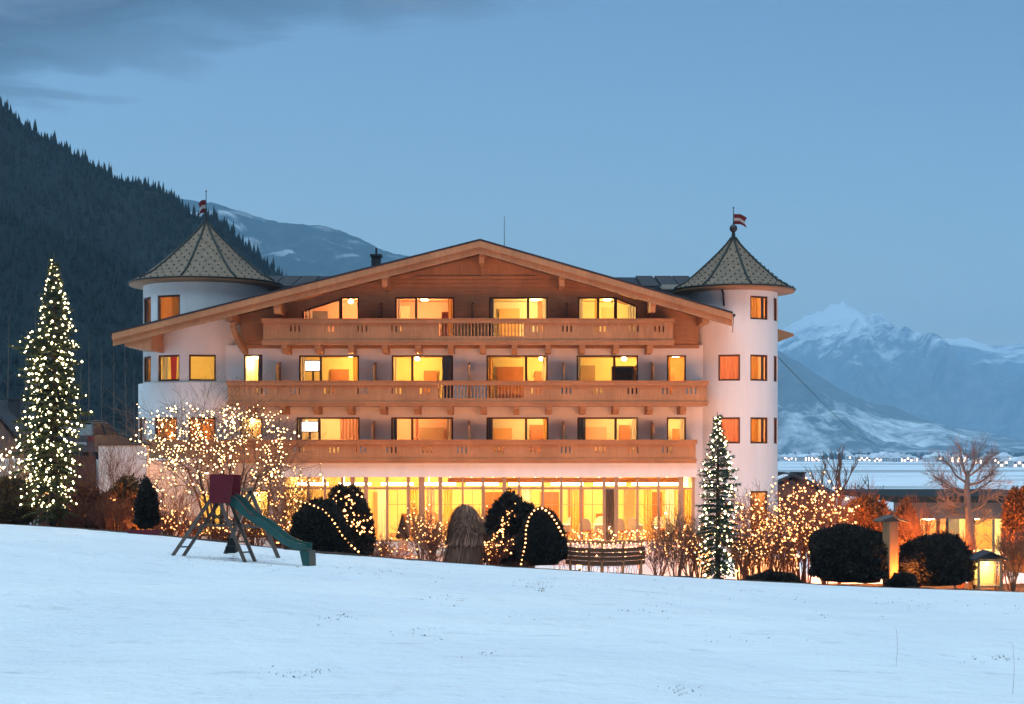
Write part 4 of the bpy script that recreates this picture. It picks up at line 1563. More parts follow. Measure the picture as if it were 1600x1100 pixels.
# lamps, back wall panelling, curtains
RX = [-9.4, -7.4, -5.4, -3.4, -1.4, 0.6, 2.6, 4.6, 6.4, 7.8]
for i, x in enumerate(RX):
    b = MB()
    b.box(x - 0.75, 72.25, ZT - 0.42, x + 0.75, 72.42, ZT - 0.30, 0)
    b.tube([(x - 0.5, 72.33, ZT - 0.31), (x - 0.5, 72.33, ZT - 0.01)], 0.012, 4)
    b.tube([(x + 0.5, 72.33, ZT - 0.31), (x + 0.5, 72.33, ZT - 0.01)], 0.012, 4)
    b.build('pendant_lamp', M['tube_lamp'], hotel)
    point_light((x, 73.6, ZT - 0.65), 150, (1.0, 0.58, 0.17), 0.2, hotel)
rg = random.Random(4)
for i in range(13):
    x = -9.9 + i * 1.42
    b = MB()
    b.box(x, 78.38, ZF + 0.02, x + rg.uniform(0.5, 0.95), 78.47, ZF + rg.choice((1.0, 2.1, 2.3)), 0)
    b.build('wall_panel', M['furniture'] if rg.random() < 0.6 else M['pale_wood'], hotel)
for px_, mt in ((560, 'curtain_white'), (597, 'curtain_white'), (646, 'curtain_gold'), (673, 'curtain_pink'), (700, 'curtain_gold'), (800, 'curtain_gold'), (822, 'curtain_white'), (898, 'curtain_gold'), (953, 'curtain_grey'), (1012, 'curtain_gold'), (1046, 'curtain_white'), (1074, 'curtain_gold')):
    x = PX(px_, 70.8)
    n_ = 10
    b = MB()
    for i in range(n_):
        a_, c_ = x - 0.2 + 0.4 * i / n_, x - 0.2 + 0.4 * (i + 1) / n_
        b.poly([(a_, 70.75 + 0.03 * math.sin(i * 2.1), ZF + 0.1), (c_, 70.75 + 0.03 * math.sin((i + 1) * 2.1), ZF + 0.1), (c_, 70.75 + 0.03 * math.sin((i + 1) * 2.1), ZTR), (a_, 70.75 + 0.03 * math.sin(i * 2.1), ZTR)])
    b.build('curtain', M[mt], hotel)
# round globe lamps on the restaurant wall
b = MB()

# terrace in front of the restaurant
b = MB()
b.box(-11.0, 66.6, -0.5, 8.8, YR - 0.06, 0.50, 0)
o = b.build('terrace', M['terrace'], kind='structure')
o['label'] = 'snow dusted paved terrace in front of the restaurant'


# ------------------------------------------------------------------ vegetation builders
def rvec(rng, s=1.0):
    return Vector((rng.uniform(-1, 1), rng.uniform(-1, 1), rng.uniform(-1, 1))) * s


def grow(b, p, d, Ln, r, lev, rng, tips, up=0.15, spread_=0.7, kids=3, jit=0.18, shrink=0.62, m=0):
    seg = 4 if lev > 0 else 3
    pts = [Vector(p)]
    d = Vector(d).normalized()
    for i in range(seg):
        d = (d + rvec(rng, jit) + Vector((0, 0, up * 0.25))).normalized()
        pts.append(pts[-1] + d * (Ln / seg))
    rad = [max(0.004, r * (1 - 0.6 * i / seg)) for i in range(seg + 1)]
    b.tube(pts, rad, 6 if r > 0.06 else 4 if r > 0.018 else 3, m, cap=False)
    if lev == 0:
        tips.append(pts[-1])
        tips.append(pts[2])
        return
    n_ = kids + (1 if rng.random() < 0.4 else 0)
    for k in range(n_):
        t = 0.35 + 0.65 * (k + rng.random() * 0.6) / n_
        f_ = min(seg - 1e-3, t * seg)
        i = int(f_)
        q = pts[i].lerp(pts[i + 1], f_ - i)
        dd = (pts[i + 1] - pts[i]).normalized()
        a = dd.orthogonal().normalized()
        a.rotate(Matrix.Rotation(rng.uniform(0, 2 * PI), 3, dd))
        nd = (dd + a * spread_ * rng.uniform(0.6, 1.3) + Vector((0, 0, up))).normalized()
        grow(b, q, nd, Ln * shrink * rng.uniform(0.75, 1.2), r * 0.58, lev - 1, rng, tips, up, spread_, kids, jit, shrink, m)
    grow(b, pts[-1], d, Ln * shrink, r * 0.5, lev - 1, rng, tips, up, spread_, kids, jit, shrink, m)


def shrub(label, base, H, W, stems, lev=2, seed=1, mat='twig', name='bare_shrub', cat='shrub', group=None, kids=3, up=0.12, r0=0.022):
    rng = random.Random(seed)
    t = thing(name, label, cat, base, group)
    tips = []
    tr_, cr = MB(), MB()
    for s in range(stems):
        a = 2 * PI * s / stems + rng.uniform(-0.4, 0.4)
        out = rng.uniform(0.15, 1.0)
        d = Vector((math.cos(a) * W / H * out, math.sin(a) * W / H * out, 1.0))
        p = Vector(base) + Vector((math.cos(a), math.sin(a), 0)) * 0.12 * W * rng.random() + Vector((0, 0, -0.08))
        Lm = H * rng.uniform(0.42, 0.6)
        pts = [p, p + d.normalized() * Lm * 0.5 + rvec(rng, 0.04), p + d.normalized() * Lm + rvec(rng, 0.07)]
        tr_.tube(pts, [r0 * 1.5, r0 * 1.15, r0 * 0.85], 4, 0, cap=False)
        for k in range(2 if lev > 1 else 3):
            q = pts[1].lerp(pts[2], rng.random())
            grow(cr, q, d + rvec(rng, 0.45), Lm * 0.75, r0 * 0.7, lev, rng, tips, up, 0.75, kids, 0.2)
        grow(cr, pts[2], d, Lm * 0.7, r0 * 0.8, lev, rng, tips, up, 0.7, kids, 0.2)
    tr_.build('stem', M[mat], t)
    cr.build('twigs', M[mat], t, kind='stuff')
    return t, tips


def bush(label, base, rx, ry, H, n, seed, mat='yew', leaf=0.075, sup=1.0, name='clipped_bush', cat='bush', group=None, rough=0.10, core='yew', z0=-0.1):
    """dense evergreen: leaf sprays through the outer shell round a dark inner mass"""
    rng = np.random.default_rng(seed)
    t = thing(name, label, cat, base, group)
    u = rng.uniform(0, 2 * PI, n)
    cz = rng.uniform(-0.25, 1.0, n)
    sz = np.sqrt(np.clip(1 - cz ** 2, 0, 1))
    dx, dy, dz = np.cos(u) * sz, np.sin(u) * sz, cz
    if sup > 1:
        k = (np.abs(dx) ** (2 * sup) + np.abs(dy) ** (2 * sup) + np.abs(dz) ** (2 * sup)) ** (1 / (2 * sup))
        dx, dy, dz = dx / k, dy / k, dz / k
    rr = rng.uniform(0.80, 1.0, n) ** 0.6 + fbm(u * 2.2, cz * 3.3, 4, seed) * rough * 2 + rng.normal(0, 0.012, n)
    zc_2 = H * 0.36
    P_ = np.stack([base[0] + dx * rx * rr, base[1] + dy * ry * rr, base[2] + zc_2 + dz * rr * np.where(dz > 0, H - zc_2, zc_2 * 1.2)], -1)
    P_[:, 2] = np.maximum(P_[:, 2], base[2] + z0)
    V_ = []
    for k in range(3):
        a = rng.normal(0, 1, (n, 3))
        a += np.stack([dx, dy, dz + 0.5], -1) * 1.1
        a /= np.linalg.norm(a, axis=1, keepdims=True)
        c_ = rng.normal(0, 1, (n, 3))
        c_ = np.cross(a, c_)
        c_ /= np.linalg.norm(c_, axis=1, keepdims=True)
        s = leaf * rng.uniform(0.6, 1.3, (n, 1))
        V_.append(np.stack([P_ - c_ * s * 0.32, P_ + c_ * s * 0.32, P_ + a * s * 1.5], 1))
    V_ = np.concatenate(V_).reshape(-1, 3)
    T_ = np.arange(len(V_)).reshape(-1, 3)
    np_mesh('foliage', V_, T_, M[mat], t, kind='stuff')
    b = MB()
    pr = []
    nn = 10
    for i in range(nn + 1):
        c_ = -0.5 + 1.5 * i / nn
        s_ = math.sqrt(max(0.0, 1 - c_ * c_))
        if sup > 1:
            k = (s_ ** (2 * sup) + abs(c_) ** (2 * sup)) ** (1 / (2 * sup))
            s_, c_ = s_ / k, c_ / k
        pr.append((max(0.01, s_), c_))
    k0 = len(b.v)
    for r_, c_ in pr:
        for j in range(16):
            th = 2 * PI * j / 16
            w_ = 0.84 + float(fbm(np.array([th * 1.3]), np.array([c_ * 3]), 3, seed + 1)[0]) * 0.12
            b.v.append((base[0] + math.cos(th) * r_ * rx * w_, base[1] + math.sin(th) * r_ * ry * w_, max(base[2] - 0.15, base[2] + zc_2 + c_ * w_ * (H - zc_2 if c_ > 0 else zc_2 * 1.3))))
    for i in range(nn):
        for j in range(16):
            j2 = (j + 1) % 16
            b.f.append((k0 + i * 16 + j, k0 + i * 16 + j2, k0 + (i + 1) * 16 + j2, k0 + (i + 1) * 16 + j))
            b.m.append(0)
    b.build('inner_branches', M[core], t, smooth=True)
    return t


def spruce(label, base, H, prof, seed, mat, boughs=230, group=None):
    """prof: list of (height fraction, radius to the left, radius to the right)"""
    rng = random.Random(seed)
    t = thing('spruce_tree', label, 'tree', base, group)
    bx, by, bz = base
    hs = [p[0] for p in prof]
    rl = [p[1] for p in prof]
    rr = [p[2] for p in prof]
    trk = MB()
    trk.tube([(bx, by, bz - 0.2), (bx + 0.02, by, bz + H * 0.5), (bx, by, bz + H * 0.985)], [0.16 * H / 9, 0.10 * H / 9, 0.012], 8)
    brc = MB()
    V_, tips = [], []

    def tri(p, d, side, l, w):
        V_.append((p - side * w, p + side * w, p + d * l))
    for k in range(boughs):
        f_ = 0.05 + 0.93 * (k / boughs) ** 0.92
        f_ += rng.uniform(-0.008, 0.008)
        a = k * 2.39996 + rng.uniform(-0.35, 0.35)
        ca = math.cos(a)
        wl = 0.5 - 0.5 * ca
        R_ = np.interp(f_, hs, rl) * wl + np.interp(f_, hs, rr) * (1 - wl)
        Lb = max(0.10, R_ * rng.uniform(0.70, 1.10))
        if rng.random() < 0.07:
            Lb *= 1.18
        o = Vector((bx, by, bz + H * f_))
        dirh = Vector((ca, math.sin(a), 0))
        rise = 0.55 * f_ + 0.05
        droop = 0.50 * (1 - f_) + 0.08

        def pos(s):
            return o + dirh * Lb * s + Vector((0, 0, Lb * (rise * s - (rise * 0.55 + droop) * s * s + 0.22 * s ** 4)))
        sd = Vector((-dirh.y, dirh.x, 0))
        brc.tube([pos(0), pos(0.4), pos(0.75), pos(1)], [0.022 * Lb + 0.006, 0.016 * Lb + 0.004, 0.008 * Lb + .003, 0.003], 3, cap=False)
        n_ = max(4, int(Lb / 0.085))
        for i in range(n_):
            s = 0.12 + 0.88 * (i + rng.random()) / n_
            p = pos(min(s, 1.0))
            dd = (pos(min(s + 0.05, 1.05)) - pos(s - 0.05)).normalized()
            tw = (0.34 * Lb * (1 - s) + 0.11) * rng.uniform(0.7, 1.2)
            tw = min(tw, 0.46)
            for sg in (-1, 1):
                td = (dd * 0.75 + sd * sg * rng.uniform(0.6, 1.1) + Vector((0, 0, rng.uniform(-0.45, 0.05)))).normalized()
                nsub = 2 if tw > 0.2 else 1
                for q in range(nsub):
                    pp = p + td * tw * q / nsub
                    tri(pp, (td + rvec(rng, 0.18)).normalized(), Vector((0, 0, 1)).cross(td).normalized(), tw / nsub * 1.35, 0.030)
                    tri(pp, (td + rvec(rng, 0.25) - Vector((0, 0, 0.25))).normalized(), td.cross(sd * sg + Vector((0, 0, 0.3))).normalized(), tw / nsub * 1.2, 0.026)
                    if rng.random() < 0.7:
                        tri(pp, (dd * 0.4 + td * 0.5 + rvec(rng, 0.5) + Vector((0, 0, 0.15))).normalized(), rvec(rng).normalized(), 0.13, 0.022)
            tri(p, (dd + rvec(rng, 0.2) + Vector((0, 0, 0.15))).normalized(), sd, 0.16, 0.024)
        tips.append((pos(rng.uniform(0.86, 1.0)), f_, a))
        if Lb > 0.5:
            tips.append((pos(rng.uniform(0.55, 0.85)) + Vector((0, 0, 0.05)), f_, a))
        if Lb > 0.8:
            tips.append((pos(rng.uniform(0.35, 0.75)) + sd * rng.uniform(-0.25, 0.25), f_, a))
    for q in range(14):
        p = Vector((bx, by, bz + H * (0.93 + 0.07 * q / 14)))
        tri(p, Vector((rng.uniform(-.5, .5), rng.uniform(-.5, .5), 1)).normalized(), rvec(rng).normalized(), 0.16, 0.018)
    trk.build('trunk', M['bark'], t, smooth=True)
    brc.build('branches', M['bark'], t, kind='stuff')
    V_ = np.array([[tuple(v) for v in q] for q in V_]).reshape(-1, 3)
    np_mesh('needles', V_, np.arange(len(V_)).reshape(-1, 3), M[mat], t, kind='stuff')
    return t, tips


BULB_SC = 1.0


def lights(label, pts, mat, r=0.035, name='light_string', group=None, cable=True, jitter=0.3, seed=0):
    pts = [Vector(p) for p in pts]
    rng = random.Random(seed)
    c = sum(pts, Vector()) / len(pts)
    lo = min(p.z for p in pts)
    t = thing(name, label, 'fairy lights', (c.x, c.y, lo), group)
    b = MB()
    for p in pts:
        b.octa((p.x, p.y, p.z), r * rng.uniform(1 - jitter, 1 + jitter))
    b.build('bulbs', M[mat], t, kind='stuff')
    if cable:
        cb = MB()
        for p, q in zip(pts[:-1], pts[1:]):
            if (p - q).length < 0.9:
                m_ = (p + q) / 2 - Vector((0, 0, 0.04))
                cb.tube([p, m_, q], 0.007, 3, cap=False)
        if cb.v:
            cb.build('cable', M['cable'], t, kind='stuff')
    return t


def chain(tips, step_limit=2.0):
    """order scattered points into a walk from each to its nearest unvisited neighbour"""
    pts = [Vector(p) for p in tips]
    out = [pts.pop(0)]
    while pts:
        c = out[-1]
        k = min(range(len(pts)), key=lambda i: (pts[i] - c).length_squared)
        out.append(pts.pop(k))
    return out


def pick(rng, tips, n):
    tips = list(tips)
    rng.shuffle(tips)
    return tips[:n]


RG = random.Random(99)

# ------------------------------------------------------------------ the two lit spruces
Y = 50.0
base = at(84, Y, -0.05)
Hs = PZ(400, Y) - base.z
k = Y / F


def prof_px(rows, cx, ybase, ytop, k, shift=None):
    return sorted([((ybase - y) / (ybase - ytop), l_ * k, r_ * k) for y, l_, r_ in rows])


pL = prof_px([(398, 1, 1), (430, 8, 9), (470, 20, 22), (510, 27, 32), (545, 55, 40), (575, 54, 42), (600, 48, 40), (635, 58, 62), (665, 60, 44), (700, 62, 42), (740, 60, 38), (775, 50, 30), (818, 16, 12)], 84, 818, 400, k)
tall, tips = spruce('tall spruce on the left wound with hundreds of white lights', base, Hs, pL, 7, 'needle', boughs=330)
pts = [p for p, f_, a in tips if f_ > 0.10]
RG.shuffle(pts)
lights('white lights wound through the tall spruce', chain(pts[:700]), 'bulb_cool', 0.025, jitter=0.8)
Y = 51.5
base = at(1121, Y, -0.05)
k = Y / F
pR = prof_px([(645, 1, 1), (672, 6, 6), (700, 20, 19), (730, 28, 30), (755, 30, 36), (790, 33, 34), (830, 36, 35), (865, 32, 34), (896, 18, 20)], 1121, 898, 645, k)
sp2, tips = spruce('slender spruce with white lights in front of the right turret', base, PZ(645, Y) - base.z, pR, 12, 'needle_blue', boughs=200)
pts = [p for p, f_, a in tips if f_ > 0.06]
RG.shuffle(pts)
lights('white lights wound through the slender spruce', chain(pts[:240]), 'bulb_cool', 0.025, jitter=0.8)

# ------------------------------------------------------------------ bare tree hung with lights, left of the slide
rng = random.Random(21)
base = at(348, 54.0, -0.1)
bt = thing('bare_tree', 'wide bare tree full of warm lights behind the slide', 'tree', base)
tips = []
tr_, cr = MB(), MB()
top_z = PZ(560, 54)
for s in range(9):
    a = 2 * PI * s / 9 + rng.uniform(-0.2, 0.2)
    fl = rng.uniform(0.35, 1.0)
    d = Vector((math.cos(a) * 0.42 * fl, math.sin(a) * 0.42 * fl, 1)).normalized()
    Lm = (top_z - base.z) * rng.uniform(0.44, 0.52)
    p0 = Vector(base) + Vector((math.cos(a) * 0.12, math.sin(a) * 0.12, 0))
    pts = [p0, p0 + d * Lm * 0.35 + Vector((0, 0, 0.12)), p0 + d * Lm * 0.7 + rvec(rng, 0.06), p0 + d * Lm]
    tr_.tube(pts, [0.065, 0.05, 0.042, 0.034], 6, 0, cap=False)
    for q in range(3):
        dd = Vector((d.x * 1.7, d.y * 1.7, d.z * 0.8)) + rvec(rng, 0.5)
        grow(cr, pts[2].lerp(pts[3], q / 2), dd, Lm * 0.44, 0.022, 3, rng, tips, 0.03, 0.8, 3, 0.2, 0.64)
tr_.build('trunk', M['bark'], bt, smooth=True)
cr.build('twigs', M['twig'], bt, kind='stuff')
tips = [p for p in tips if p.z > PZ(788, 54) and p.z < PZ(632, 54) and PX(226, 54) < p.x < PX(462, 54)]
lights('warm lights all over the wide bare tree', chain(pick(RG, tips, 720)), 'bulb_gold', 0.025, jitter=0.4)

# ------------------------------------------------------------------ clipped evergreens
Y = 52.0
k = Y / F


def evergreen(label, px, Y, half, ytop, ybase, n, seed, **kw):
    b_ = at(px, Y, 0)
    k_ = Y / F
    zt = PZ(ytop, Y)
    return bush(label, (b_.x, b_.y, b_.z - 0.05), half * k_, half * k_ * kw.pop('dr', 0.95), zt - b_.z, n, seed, **kw), b_


# on a bush: string of lights over the surface, given as pixels in the photograph's view of that bush
def on_dome(px, py, b_, half, Y, H, grow_=1.03):
    k_ = Y / F
    rx = half * k_ * grow_
    zc_2 = H * 0.36
    cx, cy, cz = b_.x, b_.y, b_.z + zc_2
    rz = (H - zc_2) * grow_
    for s in np.linspace(Y - rx * 1.3, Y, 60):
        p = P(px, py, s)
        zz = rz if p.z > cz else zc_2 * 1.3
        if ((p.x - cx) / rx) ** 2 + ((p.y - cy) / rx) ** 2 + ((p.z - cz) / zz) ** 2 <= 1:
            return p
    return P(px, py, Y)


def bead(path, n):
    seg = [math.dist(a, c) for a, c in zip(path[:-1], path[1:])]
    tot = sum(seg)
    out = []
    for i in range(n):
        d = tot * i / (n - 1)
        j = 0
        while j < len(seg) - 1 and d > seg[j]:
            d -= seg[j]
            j += 1
        t = d / max(seg[j], 1e-6)
        out.append((path[j][0] + (path[j + 1][0] - path[j][0]) * t, path[j][1] + (path[j + 1][1] - path[j][1]) * t))
    return out


(bk1, ob) = evergreen('rounded dark yew with many lights on its right flank', 541, 53.4, 43, 761, 864, 9000, 3)
pts = []
rngb = random.Random(5)
for i in range(95):
    px_, py_ = rngb.uniform(520, 582), rngb.uniform(764, 835)
    if ((px_ - 541) / 42) ** 2 + ((py_ - 826) / 64) ** 2 < 0.97 and px_ - 520 > (py_ - 770) * 0.35 - 6:
        pts.append(on_dome(px_, py_, ob, 43, 53.4, PZ(761, 53.4) - ob.z))
lights('tangle of lights on the right flank of the rounded yew', chain(pts), 'bulb_warm', 0.030)
(fr1, ob) = evergreen('dark clipped yew crossed by a diagonal row of lights', 499, 51.6, 47, 783, 867, 10000, 4)
pts = [on_dome(a, c, ob, 47, 51.6, PZ(783, 51.6) - ob.z) for a, c in bead([(463, 782), (486, 788), (505, 797), (516, 808), (526, 822), (534, 836), (546, 850), (560, 862)], 19)]
pts[0].z -= 0.02
lights('single diagonal row of lights across the clipped yew', pts, 'bulb_warm', 0.032)
(bk2, ob2) = evergreen('shaggy dark yew behind the smooth dome', 800, 53.0, 49, 777, 889, 10000, 6, rough=0.16, leaf=0.10)
(fr2, ob) = evergreen('smooth dark yew dome outlined by a row of lights', 847, 50.8, 37, 793, 892, 10000, 8, rough=0.04)
pts = [on_dome(a, c, ob, 37, 50.8, PZ(793, 50.8) - ob.z, 1.05) for a, c in bead([(813, 888), (816, 872), (821, 850), (822, 826), (827, 808), (836, 796), (848, 794), (860, 803), (870, 818), (879, 836)], 25)]
lights('row of lights outlining the smooth yew dome', pts, 'bulb_warm', 0.031)
pts = []
for i in range(60):
    px_ = rngb.uniform(752, 806)
    py_ = 889 - (px_ - 752) * 2.0 + rngb.uniform(-14, 22)
    pts.append(on_dome(px_, min(py_, 886), ob2, 49, 53.0, PZ(777, 53) - ob2.z))
lights('scattered lights down the left edge of the shaggy yew', chain(pts), 'bulb_warm', 0.030)
evergreen('black block shaped hedge bush left of the roofed post', 1328, 50.6, 58, 824, 914, 12000, 10, sup=1.6, rough=0.09, dr=0.8, leaf=0.09)
evergreen('dark round conifer bush right of the roofed post', 1462, 50.8, 57, 836, 922, 11000, 11, rough=0.12, leaf=0.09)
evergreen('small dark upright conifer by the red sled', 229, 49.6, 15, 752, 828, 3800, 13, rough=0.16, leaf=0.09)
evergreen('low dark bush against the wall behind the tall spruce', 128, 53.0, 34, 762, 822, 4000, 15, rough=0.2, leaf=0.09, mat='twig_red', core='bark')
evergreen('low dark bush at the foot of the roofed post', 1410, 49.4, 20, 896, 918, 2200, 16, rough=0.2, core='yew')
evergreen('leafy bank bush glowing orange below the white wall', 196, 54.5, 48, 752, 834, 6500, 17, mat='ivy', core='bark', rough=0.2, leaf=0.11)
evergreen('reddish leafy bush beside the ramp wall', 158, 52.6, 36, 776, 828, 4500, 18, mat='twig_red', core='bark', rough=0.22, leaf=0.10)
evergreen('copper coloured beech hedge in front of the low pavilion', 1350, 60.0, 48, 782, 860, 9000, 19, mat='dry_leaf', core='bark', rough=0.14, leaf=0.12, name='beech_hedge', cat='hedge', dr=0.5)
evergreen('glowing orange bush right beside the roofed post', 1414, 57.0, 24, 792, 880, 5500, 20, mat='dry_leaf', core='bark', rough=0.2, leaf=0.12)
evergreen('glowing orange bush at the right edge behind the lantern hut', 1594, 57.0, 26, 768, 900, 6500, 22, mat='dry_leaf', core='bark', rough=0.2, leaf=0.12)
evergreen('dark bush in shade right of the slender spruce', 1208, 50.2, 36, 893, 908, 2600, 24, rough=0.25, core='yew')
evergreen('low bush at the left edge of the lawn', 14, 50.5, 36, 752, 820, 5200, 25, mat='ivy', core='bark', rough=0.22, leaf=0.10)

# small green conifer sprig on the tall spruce's foot and a support pole
b = MB()
a0_ = at(72, 49.4, -0.1)
b.tube([a0_, P(79, 745, 49.5)], [0.03, 0.022], 6)
tag(b.build('garden_pole', M['grey_wood']), 'thin leaning pole at the foot of the tall spruce', 'pole')

# ------------------------------------------------------------------ bundled ornamental grass
rng = np.random.default_rng(8)
gb_ = at(722, 50.2, -0.05)
og = thing('ornamental_grass', 'brown bundle of ornamental grass tied up for winter', 'grass clump', gb_)
V_ = []
Hg = PZ(789, 50.2) - gb_.z
for i in range(2600):
    a = rng.uniform(0, 2 * PI)
    r_ = math.sqrt(rng.random())
    t = 1.0
    bx_ = gb_.x + 0.70 * r_ * math.cos(a)
    by_ = gb_.y + 0.55 * r_ * math.sin(a)
    tx_ = gb_.x + 0.58 * r_ * math.cos(a + 0.3) + 0.10
    ty_ = gb_.y + 0.45 * r_ * math.sin(a + 0.3)
    hz_ = Hg * (1 - 0.40 * r_ ** 3) * rng.uniform(0.9, 1.02)
    w_ = rng.uniform(0.008, 0.022)
    ca, sa = math.cos(a + 1.57) * w_, math.sin(a + 1.57) * w_
    mx_, my_ = (bx_ + tx_) / 2 + rng.normal(0, 0.02), (by_ + ty_) / 2 + rng.normal(0, 0.02)
    p0, p1, p2 = (bx_, by_, gb_.z), (mx_ + 0.03, my_, gb_.z + hz_ * 0.62), (tx_, ty_, gb_.z + hz_)
    p3 = (tx_ + 0.16 * math.cos(a), ty_ + 0.16 * math.sin(a), gb_.z + hz_ * rng.uniform(0.86, 0.98))
    for q0, q1 in ((p0, p1), (p1, p2), (p2, p3)):
        V_ += [(q0[0] - ca, q0[1] - sa, q0[2]), (q0[0] + ca, q0[1] + sa, q0[2]), (q1[0], q1[1], q1[2])]
np_mesh('blades', V_, np.arange(len(V_)).reshape(-1, 3), M['dry_grass'], og, kind='stuff')

# ------------------------------------------------------------------ bare shrubs, most of them lit
SH = [
    # px, Y, ytop, half width px, stems, label, lights, bulb radius, mat
    (662, 54.0, 790, 30, 9, 'bare shrub with lights left of the grass bundle', 70, 0.027, 'twig'),
    (752, 54.6, 800, 24, 8, 'bare lit shrub between the grass bundle and the shaggy yew', 70, 0.027, 'twig'),
    (440, 55.5, 735, 34, 9, 'bare lit shrub right of the wide bare tree', 80, 0.030, 'twig'),
    (262, 56.0, 760, 42, 9, 'bare shrub behind the small upright conifer', 40, 0.028, 'twig'),
    (1056, 52.4, 800, 34, 10, 'pale bare shrub at the right end of the white garden wall', 12, 0.024, 'twig'),
    (1092, 54.0, 815, 26, 8, 'bare lit shrub just left of the slender spruce', 34, 0.028, 'twig'),
    (1164, 54.5, 790, 26, 9, 'bare lit shrub just right of the slender spruce', 70, 0.030, 'twig_red'),
    (1196, 55.5, 776, 34, 10, 'tall lit shrub in front of the right turret window', 110, 0.030, 'twig'),
    (1232, 53.6, 786, 40, 11, 'red twigged shrub covered with lights by the turret corner', 150, 0.034, 'twig_red'),
    (1262, 55.6, 770, 30, 9, 'tall lit shrub left of the block shaped bush', 95, 0.036, 'twig_red'),
    (1312, 57.0, 779, 24, 8, 'lit shrub rising behind the block shaped bush', 60, 0.040, 'twig_red'),
    (1180, 52.6, 836, 30, 9, 'low shrub with lights at the foot of the right turret', 70, 0.028, 'twig_red'),
    (100, 52.6, 768, 36, 10, 'red brown bare shrub behind the tall spruce', 14, 0.03, 'twig_red'),
    (18, 52.0, 690, 24, 8, 'bare shrub with white lights at the left edge', 60, 0.040, 'twig'),
    (48, 52.2, 738, 34, 9, 'bare shrub in the shade of the tall spruce', 20, 0.036, 'twig'),
    (186, 57.0, 690, 34, 7, 'thin dark shrub against the white ramp wall', 0, 0, 'twig_red'),
    (136, 52.0, 782, 34, 9, 'low tangle of red twigs beside the tall spruce', 0, 0, 'twig_red'),
    (1340, 64.0, 776, 30, 9, 'unlit bare shrub above the copper hedge', 0, 0, 'twig_red'),
    (1556, 53.0, 860, 26, 8, 'low bare shrub beside the lantern hut', 16, 0.028, 'twig'),
    (616, 58.0, 846, 30, 8, 'low shrub in front of the restaurant door', 26, 0.026, 'twig_red'),
    (470, 56.6, 760, 22, 8, 'bare shrub peering over the clipped yew', 46, 0.030, 'twig'),
    (300, 52.6, 800, 30, 10, 'brown shrub behind the left foot of the play frame', 24, 0.026, 'twig_red'),
    (345, 52.2, 806, 30, 10, 'brown shrub behind the middle of the play frame', 24, 0.026, 'twig_red'),
    (396, 52.0, 800, 32, 10, 'brown shrub behind the slide', 30, 0.026, 'twig_red'),
    (436, 52.0, 812, 26, 10, 'low brown shrub left of the clipped yew', 40, 0.028, 'twig_red'),
    (262, 51.6, 806, 30, 10, 'brown shrub between the small upright conifer and the play frame', 24, 0.026, 'twig_red'),
    (182, 51.4, 780, 36, 11, 'brown shrub at the lawn edge below the ramp wall', 6, 0.026, 'twig_red'),
    (596, 53.4, 842, 24, 9, 'low brown shrub right of the rounded yew', 22, 0.026, 'twig_red'),
    (676, 52.4, 826, 26, 10, 'low brown shrub hugging the grass bundle', 34, 0.026, 'twig_red'),
    (770, 51.4, 840, 22, 9, 'low lit shrub left of the shaggy yew', 40, 0.028, 'twig_red'),
    (1030, 53.4, 838, 26, 9, 'low brown shrub right of the garden bench', 34, 0.026, 'twig_red'),
    (1078, 51.6, 838, 24, 9, 'low brown shrub left of the slender spruce', 24, 0.026, 'twig_red'),
    (1158, 51.4, 830, 28, 10, 'brown shrub touching the right side of the slender spruce', 34, 0.028, 'twig_red'),
    (1214, 51.6, 826, 32, 11, 'dense brown shrub below the turret window', 54, 0.028, 'twig_red'),
    (1252, 52.2, 806, 30, 11, 'dense brown shrub hugging the block shaped bush', 70, 0.032, 'twig_red'),
    (1288, 54.0, 786, 30, 10, 'brown shrub rising over the left of the block shaped bush', 40, 0.034, 'twig_red'),
    (1436, 56.0, 800, 30, 10, 'orange lit shrub behind the dark round bush', 0, 0, 'twig_red'),
    (1500, 54.2, 836, 30, 10, 'orange lit shrub at the foot of the pollard tree', 0, 0, 'twig_red'),
    (1582, 51.0, 830, 30, 10, 'orange lit shrub right of the lantern hut', 0, 0, 'twig'),
]
for i, (px, Y, yt, half, stems, label, nl, br, mt) in enumerate(SH):
    b_ = at(px, Y, 0)
    H_ = PZ(yt, Y) - b_.z
    t, tips = shrub(label, (b_.x, b_.y, b_.z), H_ * 0.86, half * Y / F * 0.9, stems, 3, 300 + i, mt, kids=2)
    if nl:
        tips = [p for p in tips if p.z > b_.z + 0.2 * H_ * 0.5]
        lights('lights on the ' + label.replace(' covered with lights', '').replace(' with white lights', '').replace(' with lights', '').replace('bare lit ', 'bare ').replace('tall lit ', 'tall ').replace('lit shrub', 'shrub'), chain(pick(RG, tips, int(nl * 1.25))), 'bulb_cool' if px < 60 else 'bulb_warm', br * (1 if px < 60 else 0.9), seed=i, jitter=0.5)

